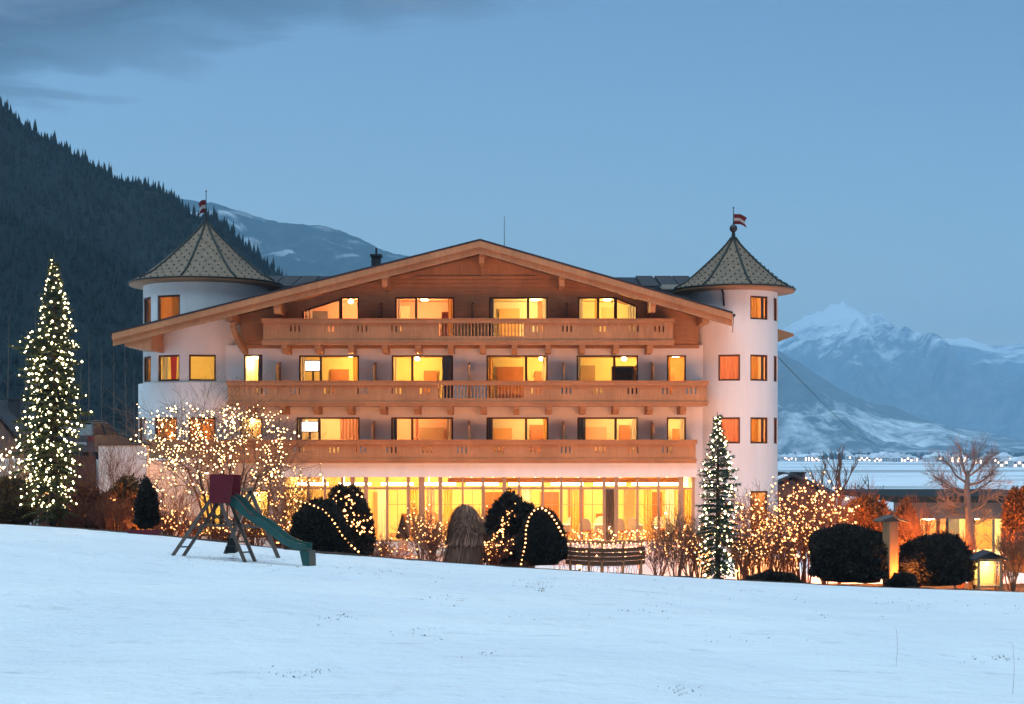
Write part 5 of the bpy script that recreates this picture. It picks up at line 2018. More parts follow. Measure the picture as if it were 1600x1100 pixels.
# low hedge netted with small lights in front of the restaurant
hb0 = at(965, 60.5, 0)
hd = thing('low_hedge', 'low twiggy hedge netted with tiny lights under the restaurant windows', 'hedge', (hb0.x, hb0.y, hb0.z))
rng = random.Random(31)
cr = MB()
tips = []
x0, x1 = PX(868, 60.5), PX(1096, 60.5)
zt = PZ(829, 60.5)
for i in range(70):
    x = x0 + (x1 - x0) * (i + rng.random()) / 70
    yy = 60.5 + rng.uniform(-0.35, 0.35)
    grow(cr, (x, yy, gz(x, yy) - 0.05), (rng.uniform(-.2, .2), rng.uniform(-.2, .2), 1), (zt - gz(x, yy)) * 0.62, 0.016, 2, rng, tips, 0.1, 0.8, 2, 0.2, 0.5)
cr.build('twigs', M['twig'], hd, kind='stuff')
tips = [p for p in tips if PZ(868, 60.5) < p.z < zt + 0.05]
lights('net of tiny lights over the low hedge', chain(pick(RG, tips, 330)), 'bulb_warm', 0.026, cable=False)
# white garden wall in front of it
b = MB()
for px0, px1, Yw in ((1004, 1110, 57.6), (1150, 1246, 57.6)):
    x0, x1 = PX(px0, Yw), PX(px1, Yw)
    gw_ = thing('garden_wall', 'low white garden wall ' + ('between bench and slender spruce' if px0 < 1100 else 'right of the slender spruce'), 'wall', ((x0 + x1) / 2, Yw, gz((x0 + x1) / 2, Yw)))
    b = MB()
    zt = PZ(856 if px0 < 1100 else 872, Yw)
    b.box(x0, Yw, -0.6, x1, Yw + 0.3, zt - 0.06, 0)
    b.build('masonry', M['plaster'], gw_)
    b = MB()
    b.box(x0 - 0.04, Yw - 0.04, zt - 0.058, x1 + 0.04, Yw + 0.34, zt, 0)
    b.build('coping', M['snow'], gw_)

# ------------------------------------------------------------------ globe lamps added for warm spill, only some at known bright spots
LAMPS = [(292, 57.5, 0.55, 'beside the wide bare tree'), (240, 53.0, 0.5, 'by the small upright conifer'), (452, 59.5, 0.6, 'behind the clipped yew'), (606, 61.5, 0.6, 'on the path to the restaurant door'),
         (745, 56.8, 0.8, 'behind the grass bundle'), (905, 57.5, 0.7, 'behind the bench'), (1010, 59.2, 0.7, 'behind the white garden wall'), (1166, 55.8, 1.3, 'right of the slender spruce'), (1256, 57.2, 1.7, 'behind the block shaped bush'),
         (1222, 60.0, 0.7, 'at the foot of the right turret'), (1408, 55.0, 0.9, 'behind the roofed post'), (1352, 57.6, 0.9, 'before the copper hedge'), (1566, 55.4, 0.9, 'behind the lantern hut'), (1480, 60.0, 0.9, 'by the pollard tree'), (1492, 52.6, 0.8, 'hidden behind the dark round bush'), (1421, 49.75, 0.35, 'at the foot of the roofed post'), (690, 59.0, 0.6, 'behind the shrub left of the grass bundle'), (1125, 57.5, 0.6, 'behind the slender spruce')]
for px, Y, h, where in LAMPS:
    b_ = at(px, Y, 0)
    t = thing('added_garden_lamp', 'small glowing globe lamp, added for warm spill, ' + where, 'lamp', (b_.x, b_.y, b_.z))
    b = MB()
    b.lathe([(0.07, b_.z - 0.05), (0.07, b_.z + 0.03), (0.03, b_.z + 0.05), (0.025, b_.z + h - 0.09), (0.06, b_.z + h - 0.08)], b_.x, b_.y, 10)
    b.build('post', M['metal'], t)
    b = MB()
    b.ball((b_.x, b_.y, b_.z + h), 0.095, 0, 12, 8)
    b.build('globe', M['added_globe'], t, smooth=True)
    point_light((b_.x, b_.y - 0.0, b_.z + h + 0.16), 60 if px == 1421 else (330 if px > 1390 else 195), (1.0, 0.31, 0.06), 0.08, t)  # added warm spill on facade, roofed post and shrubs

# ------------------------------------------------------------------ wooden play frame with slide
fA, fB = on_lawn(269, 859), on_lawn(386, 868)
pl = thing('play_frame', 'weathered wooden play frame with red hood and green slide on the snow', 'playset', ((fA.x + fB.x) / 2, fA.y, min(fA.z, fB.z)))
Y0 = 40.2
s0 = Y0 / F
apA = P(337, 769, Y0)


def leg(foot, top, mat='grey_wood', w=0.085):
    b = MB()
    d = (Vector(top) - Vector(foot)).normalized()
    b.bar(Vector(foot) - d * 0.06, Vector(top) + d * 0.05, w, w)
    return b.build('leg', M[mat], pl)


dv = Vector((0.16, 0.58, 0))
fl1 = P(270, 0, Y0)
fl1 = Vector((fl1.x, Y0, gz(fl1.x, Y0)))
fr1_ = P(383, 0, Y0)
fr1_ = Vector((fr1_.x, Y0, gz(fr1_.x, Y0)))


def gnd(v):
    return Vector((v.x, v.y, gz(v.x, v.y)))


fl2, fr2_ = gnd(fl1 + dv), gnd(fr1_ + dv)
apB = apA + dv
for f_, a_ in ((fl1, apA), (fr1_, apA), (fl2, apB), (fr2_, apB)):
    leg(f_, a_)
# rungs of both ladders
for (p0, q0, p1, q1) in ((fl1, apA, fl2, apB), (fr1_, apA, fr2_, apB)):
    for t in (0.14, 0.29, 0.44, 0.58):
        b = MB()
        b.tube([p0.lerp(q0, t), p1.lerp(q1, t)], 0.022, 6)
        b.build('rung', M['grey_wood'], pl)
# rear A and the beam
Y1 = 43.2
apC = P(391, 766, Y1)
fc1 = P(435, 0, Y1)
fc1 = gnd(Vector((fc1.x, Y1, 0)))
fc2 = P(352, 0, Y1)
fc2 = gnd(Vector((fc2.x, Y1, 0)))
leg(fc1, apC, w=0.10)
leg(fc2, apC, w=0.10)
b = MB()
b.bar(apA + dv * 0.35 + Vector((0, 0, 0.03)), apC + Vector((0.02, 0.14, 0.03)), 0.09, 0.10)
b.build('top_beam', M['grey_wood'], pl)
b = MB()
b.bar(fc1.lerp(apC, 0.45), fc2.lerp(apC, 0.45), 0.07)
b.build('cross_bar', M['grey_wood'], pl)
# platform, its braces and posts
zp = PZ(822, Y0 + 0.3)
b = MB()
xa, xb = PX(313, Y0 + .3), PX(366, Y0 + .3)
for i in range(6):
    y = Y0 + 0.02 + i * 0.115
    b.box(xa + 0.03 * i, y, zp, xb + 0.03 * i, y + 0.105, zp + 0.04, 0)
b.build('platform', M['grey_wood'], pl)
for a_, c_ in (((314, 823), (352, 800)), ((360, 823), (330, 800))):
    b = MB()
    b.bar(P(a_[0], a_[1], Y0 + 0.30), P(c_[0], c_[1], Y0 + 0.32), 0.05)
    b.build('brace', M['grey_wood'], pl)
for px_ in (333, 345):
    b = MB()
    b.bar(Vector((PX(px_, Y0 + .5), Y0 + .5, zp)), P(px_ + 3, 770, Y0 + .5), 0.07)
    b.build('hood_post', M['brown_render'], pl)
# red hood: sheets on three sides, wider at the top
b = MB()
z0, z1_ = PZ(786, Y0 + .1), PZ(741, Y0 + .1)
xa, xb = PX(330, Y0 + .1), PX(364, Y0 + .1)
ya, yb = Y0 - 0.06, Y0 + 0.66
th = 0.03
b.hexa([(xa, ya, z0), (xb - 0.05, ya, z0), (xb - 0.05, ya + th, z0), (xa, ya + th, z0), (xa - 0.02, ya, z1_), (xb + 0.03, ya, z1_ - 0.03), (xb + 0.03, ya + th, z1_ - 0.03), (xa - 0.02, ya + th, z1_)])
b.hexa([(xa + .1, yb, z0), (xb + .08, yb, z0), (xb + .08, yb + th, z0), (xa + .1, yb + th, z0), (xa + .08, yb, z1_), (xb + .12, yb, z1_ - 0.03), (xb + .12, yb + th, z1_ - 0.03), (xa + .08, yb + th, z1_)])
b.hexa([(xa, ya + .031, z0), (xa + th, ya + .031, z0), (xa + .1 + th, yb - .001, z0), (xa + .1, yb - .001, z0), (xa - 0.02, ya + .031, z1_), (xa - .02 + th, ya + .031, z1_), (xa + .08 + th, yb - .001, z1_), (xa + .08, yb - .001, z1_)])
b.build('hood', M['red_plastic'], pl)
# slide: a trough that sweeps down to the right and towards the camera
sl_px = [(358, 786, 40.7), (370, 789, 40.55), (384, 801, 40.4), (398, 812, 40.2), (415, 821, 40.0), (432, 835, 39.75), (449, 848, 39.5), (466, 855, 39.3), (482, 858, 39.1)]
path = [P(*q) for q in sl_px]
n_ = 28
fine = []
for i in range(n_ + 1):
    t = i / n_ * (len(path) - 1)
    j = min(int(t), len(path) - 2)
    f_ = t - j
    p0, p1, p2, p3 = path[max(j - 1, 0)], path[j], path[j + 1], path[min(j + 2, len(path) - 1)]
    fine.append(0.5 * ((2 * p1) + (p2 - p0) * f_ + (2 * p0 - 5 * p1 + 4 * p2 - p3) * f_ ** 2 + (3 * p1 - p0 - 3 * p2 + p3) * f_ ** 3))
ax = Vector((0.24, 0.97, 0))
tr_, rim = MB(), MB()
W_ = 0.46
secs = []
for i, p in enumerate(fine):
    d = (fine[min(i + 1, n_)] - fine[max(i - 1, 0)]).normalized()
    up = ax.cross(d)
    if up.z < 0:
        up = -up
    hgt = 0.15 + 0.12 * max(0, 1 - i / 8.0)
    o_ = p - ax * W_ / 2
    secs.append([o_ + up * hgt - ax * 0.03, o_ + up * hgt + ax * 0.02, o_ + ax * 0.05, o_ + ax * (W_ - 0.05), o_ + ax * (W_ - 0.02) + up * hgt, o_ + ax * (W_ + 0.03) + up * hgt, o_ + ax * (W_ + 0.0) - up * 0.045, o_ - up * 0.045])
for i in range(n_):
    a_, c_ = secs[i], secs[i + 1]
    for j in range(8):
        tr_.poly([a_[j], a_[(j + 1) % 8], c_[(j + 1) % 8], c_[j]])
tr_.poly(secs[0])
tr_.poly(list(reversed(secs[-1])))
tr_.build('slide', M['green_plastic'], pl, smooth=False)
for off_ in (0, 1):
    b = MB()
    b.tube([(s_[0] + s_[1]) / 2 if off_ == 0 else (s_[4] + s_[5]) / 2 for s_ in secs[:12]], 0.028, 6)
    b.build('slide_rim', M['brown_render'], pl, smooth=True)
e = fine[-1]
b = MB()
ge = gz(e.x, e.y)
b.hexa([(e.x - .10, e.y - .22, ge - .08), (e.x + .06, e.y - .22, ge - .08), (e.x + .17, e.y + .22, ge - .08), (e.x + .01, e.y + .22, ge - .08),
        (e.x - .20, e.y - .22, e.z - .04), (e.x + .04, e.y - .22, e.z - .04), (e.x + .15, e.y + .22, e.z - .04), (e.x - .10, e.y + .22, e.z - .04)])
b.build('slide_foot', M['green_plastic'], pl)
# swing with a rubber seat, hanging inside the frame
sw = apA.lerp(apC, 0.45)
b = MB()
zs = gz(sw.x, sw.y) + 0.32
for dx in (-0.07, 0.07):
    b.tube([sw + Vector((dx * 0.3, dx * 3, 0)), Vector((sw.x + dx * 0.3, sw.y + dx * 3, zs))], 0.010, 4)
b.build('swing_rope', M['cable'], pl)
b = MB()
b.box(sw.x - 0.13, sw.y - 0.24, zs - 0.16, sw.x + 0.13, sw.y + 0.24, zs + 0.02)
b.box(sw.x - 0.15, sw.y + 0.18, zs, sw.x + 0.15, sw.y + 0.23, zs + 0.22)
b.build('swing_seat', M['rubber'], pl)

# red sled
p = on_lawn(225, 834)
sd_ = thing('sled', 'small red plastic sled lying on the snow by the bushes', 'sled', p, rz=0.0)
b = MB()
ring = [(-0.5, -0.2), (0.42, -0.2), (0.56, 0), (0.42, 0.2), (-0.5, 0.2)]
for (s_, z0, s2, z1_) in ((0.85, p.z - 0.01, 1.0, p.z + 0.13), (0.80, p.z + 0.03, 0.94, p.z + 0.125)):
    for i in range(5):
        a_, c_ = ring[i], ring[(i + 1) % 5]
        b.poly([(p.x + a_[0] * s_, p.y + a_[1] * s_, z0), (p.x + c_[0] * s_, p.y + c_[1] * s_, z0), (p.x + c_[0] * s2, p.y + c_[1] * s2, z1_), (p.x + a_[0] * s2, p.y + a_[1] * s2, z1_)])
b.poly([(p.x + a_[0] * .8, p.y + a_[1] * .8, p.z + .03) for a_ in ring])
b.build('shell', M['red_plastic'], sd_)
b = MB()
b.tube([(p.x + .53, p.y - .1, p.z + .1), (p.x + .75, p.y, p.z + .05), (p.x + .53, p.y + .1, p.z + .1)], 0.012, 4)
b.build('pull_rope', M['cable'], sd_)

# ------------------------------------------------------------------ long garden bench, seen from behind
YB_ = 51.6
bb_ = at(948, YB_, 0)
bench = thing('garden_bench', 'long slatted wooden garden bench seen from behind, beside the smooth yew', 'bench', (bb_.x, bb_.y, bb_.z))
xa, xb = PX(884, YB_), PX(1009, YB_)


def bend(x, z):
    """the long boards sag a little and the bench curves"""
    t = (x - xa) / (xb - xa)
    return YB_ + 0.22 * (2 * t - 1) ** 2, z - 0.05 * (1 - (2 * t - 1) ** 2)


for zpx, h_, dy, mt in ((878, 0.12, 0.02, 'bench_wood'), (871.5, 0.13, 0.0, 'bench_wood'), (864.5, 0.13, -0.03, 'bench_wood'), (857.5, 0.13, -0.05, 'bench_wood'), (847, 0.10, 0.42, 'larch_h')):
    b = MB()
    zc_3 = PZ(zpx, YB_)
    xs_ = np.linspace(xa, xb, 9)
    for x0, x1 in zip(xs_[:-1], xs_[1:]):
        y0, z0 = bend(x0, zc_3)
        y1, z1_ = bend(x1, zc_3)
        b.hexa([(x0, y0 + dy, z0 - h_ / 2), (x1, y1 + dy, z1_ - h_ / 2), (x1, y1 + dy + .035, z1_ - h_ / 2), (x0, y0 + dy + .035, z0 - h_ / 2),
                (x0, y0 + dy, z0 + h_ / 2), (x1, y1 + dy, z1_ + h_ / 2), (x1, y1 + dy + .035, z1_ + h_ / 2), (x0, y0 + dy + .035, z0 + h_ / 2)])
    b.build('slat', M[mt], bench)
b = MB()
zs = PZ(879, YB_) - 0.08
for i in range(4):
    xs_ = np.linspace(xa, xb, 7)
    for x0, x1 in zip(xs_[:-1], xs_[1:]):
        y0, z0 = bend(x0, zs)
        y1, z1_ = bend(x1, zs)
        b.hexa([(x0, y0 + .09 + i * .105, z0), (x1, y1 + .09 + i * .105, z1_), (x1, y1 + .18 + i * .105, z1_), (x0, y0 + .18 + i * .105, z0),
                (x0, y0 + .09 + i * .105, z0 + .035), (x1, y1 + .09 + i * .105, z1_ + .035), (x1, y1 + .18 + i * .105, z1_ + .035), (x0, y0 + .18 + i * .105, z0 + .035)])
b.build('seat', M['larch_h'], bench)
for px_ in (892, 921, 941, 974, 1003):
    x = PX(px_, YB_)
    for dy in (0.05, 0.46):
        yy, zz = bend(x, zs)
        b = MB()
        top = PZ(846, YB_) if dy < 0.1 else zz
        b.hexa([(x - .035, yy + dy, gz(x, yy) - 0.12), (x + .035, yy + dy, gz(x, yy) - 0.12), (x + .035, yy + dy + .07, gz(x, yy) - 0.12), (x - .035, yy + dy + .07, gz(x, yy) - 0.12),
                (x - .035, yy + dy - (0.06 if dy < .1 else 0), top), (x + .035, yy + dy - (0.06 if dy < .1 else 0), top), (x + .035, yy + dy + .05, top), (x - .035, yy + dy + .05, top)])
        b.build('leg', M['larch'], bench)
pts = [(PX(q, YB_), YB_ - 0.09 + 0.22 * (2 * (q - 884) / 125 - 1) ** 2, PZ(849 + 1.5 * math.sin(q), YB_)) for q in range(888, 1008, 7)] + [(PX(q, YB_), YB_ - 0.11, PZ(z_, YB_)) for q, z_ in ((1001, 862), (932, 868), (916, 861))]
lights('row of small lights along the top of the garden bench', pts, 'bulb_warm', 0.026)

# ------------------------------------------------------------------ roofed wooden post and lantern hut
Yp = 50.0
pb = at(1392, Yp, 0)
rp = thing('roofed_post', 'stout wooden post with a small pitched roof, lit orange on its right face', 'post', (pb.x, pb.y, pb.z))
zt = PZ(815, Yp)
b = MB()
xa, xb = PX(1379, Yp), PX(1407, Yp)
b.hexa([(xa, Yp, pb.z - .1), (xa + 0.20, Yp - 0.14, pb.z - .1), (xb, Yp + 0.28, pb.z - .1), (xa + 0.24, Yp + 0.42, pb.z - .1), (xa, Yp, zt), (xa + 0.20, Yp - 0.14, zt), (xb, Yp + 0.28, zt), (xa + 0.24, Yp + 0.42, zt)])
b.build('post', M['larch'], rp)
b = MB()
xc = (xa + xb) / 2
for sg in (-1, 1):
    b.hexa([(xc, Yp - .30, zt + .17), (xc + sg * .48, Yp - .30, zt - .02), (xc + sg * .48, Yp + .6, zt - .02), (xc, Yp + .6, zt + .17),
            (xc, Yp - .30, zt + .215), (xc + sg * .48, Yp - .30, zt + .025), (xc + sg * .48, Yp + .6, zt + .025), (xc, Yp + .6, zt + .215)])
b.build('roof', M['grey_wood'], rp)
for yg in (Yp - .15, Yp + .45):
    b = MB()
    b.prism([(xc - .3, zt + .004), (xc + .3, zt + .004), (xc, zt + .165)], yg, yg + .03)
    b.build('gable', M['grey_wood'], rp)

Yh = 49.8
hb1 = at(1546, Yh, 0)
lh = thing('lantern_hut', 'little wooden hut lantern with a pitched roof, glowing yellow inside', 'lantern', (hb1.x, hb1.y, hb1.z))
xa, xb = PX(1528, Yh), PX(1565, Yh)
zt, zf = PZ(874, Yh), hb1.z + 0.22
dy = 0.62
for x in (xa, xb - 0.07):
    for y in (Yh, Yh + dy - 0.07):
        b = MB()
        b.box(x, y, hb1.z - 0.1, x + 0.07, y + 0.07, zt)
        b.build('corner_post', M['pale_wood'], lh)
for z0, z1_ in ((zf - 0.05, zf), (zt - 0.07, zt - 0.005)):
    b = MB()
    b.box(xa + 0.071, Yh + 0.005, z0, xb - 0.071, Yh + 0.06, z1_)
    b.box(xa + 0.071, Yh + dy - 0.06, z0, xb - 0.071, Yh + dy - 0.005, z1_)
    b.box(xa + 0.005, Yh + 0.071, z0, xa + 0.06, Yh + dy - .071, z1_)
    b.box(xb - 0.06, Yh + 0.071, z0, xb - 0.005, Yh + dy - .071, z1_)
    b.build('rail', M['pale_wood'], lh)
b = MB()
b.box(xa + .02, Yh + .072, zf - .04, xb - .02, Yh + dy - .072, zf - 0.002)
b.build('floor_board', M['pale_wood'], lh)
b = MB()
b.box(xa + 0.08, Yh + dy - .04, zf, xb - 0.08, Yh + dy - .02, zt - 0.08)
b.build('back_board', M['room_yellow'], lh)
xc = (xa + xb) / 2
b = MB()
for sg in (-1, 1):
    b.hexa([(xc, Yh - .16, zt + .22), (xc + sg * .56, Yh - .16, zt - .04), (xc + sg * .56, Yh + dy + .16, zt - .04), (xc, Yh + dy + .16, zt + .22),
            (xc, Yh - .16, zt + .27), (xc + sg * .56, Yh - .16, zt + .01), (xc + sg * .56, Yh + dy + .16, zt + .01), (xc, Yh + dy + .16, zt + .27)])
b.prism([(xc - .36, zt + .003), (xc + .36, zt + .003), (xc, zt + .2)], Yh + 0.0, Yh + dy)
b.build('roof', M['roof_slate'], lh)
b = MB()
b.ball((xc, Yh + .3, zt - 0.16), 0.06, 0, 10, 6)
b.build('lamp', M['lamp'], lh, smooth=True)
point_light((xc, Yh + .25, zt - 0.30), 16, (1.0, 0.66, 0.22), 0.06, lh)

# ------------------------------------------------------------------ pollard tree
rng = random.Random(5)
pb = at(1522, 55.0, -0.1)
pt = thing('pollard_tree', 'knobbly pollarded tree with pink lit stubby branches', 'tree', (pb.x, pb.y, pb.z))
b = MB()
Yt = 55.0
b.tube([(PX(1522, Yt), Yt, pb.z), P(1519, 850, Yt), P(1513, 800, Yt), P(1511, 765, Yt), P(1512, 735, Yt)], [0.20, 0.155, 0.13, 0.11, 0.06], 9)
b.build('trunk', M['bark_grey'], pt, smooth=True)
br_, tw_ = MB(), MB()
tips = []
for (a_, c_, r_) in (((1512, 775), (1472, 757), .07), ((1512, 768), (1466, 745), .06), ((1511, 755), (1484, 722), .06), ((1512, 748), (1500, 712), .05), ((1512, 742), (1528, 710), .05), ((1512, 758), (1548, 738), .06), ((1512, 772), (1556, 752), .06), ((1513, 790), (1474, 786), .05), ((1514, 800), (1546, 775), .07), ((1515, 806), (1490, 800), .05), ((1512, 745), (1540, 720), .05), ((1516, 820), (1545, 812), .045)):
    yy = rng.uniform(-0.6, 0.6)
    p0, p1 = P(a_[0], a_[1], Yt), P(c_[0], c_[1], Yt) + Vector((0, yy, 0))
    m_ = (p0 + p1) / 2 + Vector((0, 0, -0.10)) + rvec(rng, 0.06)
    br_.tube([p0, m_, p1], [r_ * .8, r_ * 0.62, r_ * 0.45], 6)
    for q in range(12):
        s_ = p0.lerp(p1, 0.25 + 0.75 * q / 11)
        d = (p1 - p0).normalized() + rvec(rng, 0.8) + Vector((0, 0, 0.25))
        grow(tw_, s_, d, rng.uniform(0.25, 0.55), 0.015, 2, rng, tips, 0.1, 0.9, 3, 0.2, 0.6)
br_.build('branch_stubs', M['bark_grey'], pt, smooth=True)
tw_.build('twigs', M['bark_grey'], pt, kind='stuff')

# ------------------------------------------------------------------ low pavilion at the right
Yv = 70.0
x0, x1 = PX(1397, Yv), PX(1690, Yv)
pv_ = thing('pavilion', 'low flat roofed pavilion with a lit glass front at the right edge', 'building', ((x0 + x1) / 2, Yv, 0))
zr0, zr1 = PZ(800, Yv), PZ(775, Yv)
b = MB()
b.box(x0 - 0.1, Yv - 0.6, zr1 - 0.28, x1, 82, zr1, 0)
b.build('roof', M['pool_green'], pv_)
b = MB()
b.box(x0, Yv - 0.25, zr0 - 0.30, x1, Yv + 0.1, zr1 - 0.283, 0)
b.build('fascia', M['pool_grey'], pv_)
b = MB()
zz = zr0 - 0.303
b.poly([(x0, 78, 0), (x1, 78, 0), (x1, 78, zz), (x0, 78, zz)])
b.poly([(x0, Yv, 0), (x0, 78, 0), (x0, 78, zz), (x0, Yv, zz)])
b.poly([(x1, 78, 0), (x1, Yv, 0), (x1, Yv, zz), (x1, 78, zz)])
b.poly([(x0, Yv, zz), (x0, 78, zz), (x1, 78, zz), (x1, Yv, zz)])
b.build('wall', M['room_cream'], pv_)
edges = [1434, 1464, 1467, 1514, 1523, 1552, 1583, 1620, 1655, 1690]
b = MB()
for px_, w_ in ((1397, .6), (1434, .2), (1465.5, .16), (1518, .28), (1552, .1), (1583, .12), (1620, .1), (1655, .1), (1690, .1)):
    x = PX(px_, Yv)
    b = MB()
    b.box(x - w_ / 2, Yv - 0.06, -0.4, x + w_ / 2, Yv + 0.06, zz - 0.003)
    b.build('mullion', M['dark_wood'] if w_ > .15 else M['pool_grey'], pv_)
for a_, c_ in ((1436, 1464), (1468, 1514), (1522, 1551), (1553, 1582), (1584, 1619), (1621, 1654), (1656, 1689)):
    b = MB()
    b.poly([(PX(a_, Yv), Yv + .01, 0), (PX(c_, Yv), Yv + .01, 0), (PX(c_, Yv), Yv + .01, zz), (PX(a_, Yv), Yv + .01, zz)])
    b.build('pane', M['glass'], pv_)
b = MB()
b.box(PX(1399, Yv), Yv + 0.02, -0.4, PX(1433, Yv), Yv + 0.2, zz - 0.004)
b.build('wall_panel', M['brown_render'], pv_)
for px_ in (1450, 1520, 1590, 1650):
    x = PX(px_, 73)
    b = MB()
    b.lathe([(0.02, zz), (0.02, zz - .06), (0.3, zz - .1), (0.3, zz - 0.16), (0.02, zz - 0.2)], x, 73, 12)
    b.build('ceiling_lamp', M['lamp'], pv_)
    point_light((x, 73, zz - 0.4), 300, (1.0, 0.74, 0.28), 0.2, pv_)
for px_, w_, mt in ((1478, .5, 'furniture'), (1500, .35, 'furniture_dark'), (1545, .6, 'curtain_gold'), (1600, .5, 'furniture')):
    b = MB()
    x = PX(px_, 76)
    b.box(x - w_, 77.3, 0.02, x + w_, 77.9, 1.7)
    b.build('cupboard', M[mt], pv_)

# ------------------------------------------------------------------ chalet below the right turret and house at the left edge
Yc = 108.0


def chalet(label, cx, Y, half, ridge_y, eave_l, eave_r, zbase, chim, mat, depth=10):
    x_r = PX(cx, Y)
    t = thing('chalet', label, 'house', (x_r, Y, zbase))
    xl, zl = PX(eave_l[0], Y), PZ(eave_l[1], Y)
    xr_, zr_ = PX(eave_r[0], Y), PZ(eave_r[1], Y)
    zt = PZ(ridge_y, Y)
    b = MB()
    b.prism([(xl + 0.7, zbase), (xr_ - 0.7, zbase), (xr_ - 0.7, zr_ + 0.1), (x_r, zt - 0.28), (xl + 0.7, zl + 0.1)], Y + 0.8, Y + depth)
    b.build('wall', M[mat], t)
    b = MB()
    b.prism([(xl, zl), (x_r, zt), (x_r, zt + .22), (xl, zl + .22)], Y, Y + depth + .8)
    b.prism([(x_r, zt), (xr_, zr_), (xr_, zr_ + .22), (x_r, zt + .22)], Y, Y + depth + .8)
    rf = b.build('roof', M['roof_slate'], t)
    for px_, w_, y0, dy in chim:
        x = PX(px_, Y)
        b = MB()
        b.box(x - w_, Y + 2 + dy, zt - 1.6, x + w_, Y + 2.8 + dy, PZ(y0, Y + 2.4))
        b.box(x - w_ - .08, Y + 1.92 + dy, PZ(y0, Y + 2.4) + .002, x + w_ + .08, Y + 2.88 + dy, PZ(y0, Y + 2.4) + .12)
        b.build('chimney', M['roof_slate'], rf)
    return t, (xl, zl, xr_, zr_, x_r, zt)


ch, (xl, zl, xr_, zr_, x_r, zt) = chalet('dark roofed chalet with two chimneys beside the right turret', 1240, Yc, 60, 744, (1196, 764), (1322, 780), -3.0, ((1223, .42, 740, 0), (1257, .42, 740, 0)), 'house_brown')
for px_ in (1222, 1240, 1258):
    b = MB()
    x = PX(px_, Yc)
    b.box(x - .5, Yc + .72, zt - 2.6, x + .5, Yc + .79, zt - 1.5)
    w_ = b.build('window', M['dark_wood'], ch)
    b = MB()
    b.box(x - .4, Yc + .70, zt - 2.5, x + .4, Yc + .719, zt - 1.6)
    b.build('pane', M['car_glass'], w_)
b = MB()
b.hexa([(xl + .6, Yc - .02, zl + .55), (xl + 1.6, Yc - .02, zl + .95), (xl + 1.6, Yc + 3, zl + .95), (xl + .6, Yc + 3, zl + .55), (xl + .6, Yc - .02, zl + .62), (xl + 1.6, Yc - .02, zl + 1.02), (xl + 1.6, Yc + 3, zl + 1.02), (xl + .6, Yc + 3, zl + .62)])
b.build('snow_patch', M['snow'], ch)
hl, _q = chalet('gabled house half hidden at the left edge of the snow', -24, 95.0, 60, 628, (-80, 668), (34, 690), 3.0, ((-2, .4, 624, 1),), 'house_brown')

# ------------------------------------------------------------------ ramp wall, parking deck and car
b = MB()
b.box(-46, 60.45, 1.0, -14.25, 70.3, 4.62)
o = b.build('parking_deck', M['snow'], kind='structure')
o['label'] = 'raised snowy parking level behind the ramp wall'
rwX0, rwX1 = PX(154, 60), PX(229, 60)
rw = thing('ramp_wall', 'white retaining wall under the parked car', 'wall', ((rwX0 + rwX1) / 2, 60, 1.0))
b = MB()
b.box(rwX0, 60, 0.8, rwX1, 60.4, PZ(696, 60))
b.build('masonry', M['plaster'], rw)
b = MB()
b.box(rwX0 - 0.03, 59.96, PZ(696, 60) + .002, rwX1 + .2, 60.44, PZ(693, 60) + .02)
b.build('coping', M['grey_wood'], rw)
b = MB()
x = PX(60, 60.1)
while x < rwX0 - 0.16:
    b.box(x, 60.1, 0.8, x + 0.145, 60.16, PZ(712, 60.1))
    x += 0.15
tag(b.build('board_fence', M['brown_render']), 'dark brown board screen left of the white ramp wall', 'fence')

cx_, cy__ = PX(144, 64.0), 64.0
car = thing('parked_car', 'dark estate car parked above the white ramp wall', 'car', (cx_, cy__, 4.62), rz=0.0)
car.scale = (1.0, 0.84, 1.0)
CR_ = Matrix.Rotation(R(-8), 4, 'Z')      # the nose points away and to the right


def car_part(b, name, mat, parent, smooth=False):
    b.v = [tuple(CR_ @ Vector(v)) for v in b.v]
    o = bpy.data.objects.new(name, b.mesh(name, M[mat], (0, 0, 0), smooth))
    COL.objects.link(o)
    o.parent = parent
    return o


prof_b = [(-2.15, .45), (-2.2, .75), (-2.16, .98), (-1.2, 1.02), (0.9, 1.0), (1.7, .92), (2.15, .78), (2.22, .5), (2.1, .32), (-2.05, .32)]
b = MB()


def loft(b, prof, halfs):
    k = len(b.v)
    n = len(prof)
    for (x, fr_) in halfs:
        for (y, z) in prof:
            b.v.append((x, y * fr_, z))
    for i in range(len(halfs) - 1):
        for j in range(n):
            j2 = (j + 1) % n
            b.f.append((k + i * n + j, k + i * n + j2, k + (i + 1) * n + j2, k + (i + 1) * n + j))
            b.m.append(0)
    b.f.append(tuple(k + j for j in range(n)))
    b.f.append(tuple(k + (len(halfs) - 1) * n + j for j in range(n - 1, -1, -1)))
    b.m += [0, 0]


loft(b, prof_b, [(-0.90, .97), (-.82, 1.0), (.82, 1.0), (.90, .97)])
body = car_part(b, 'body', 'car_paint', car)
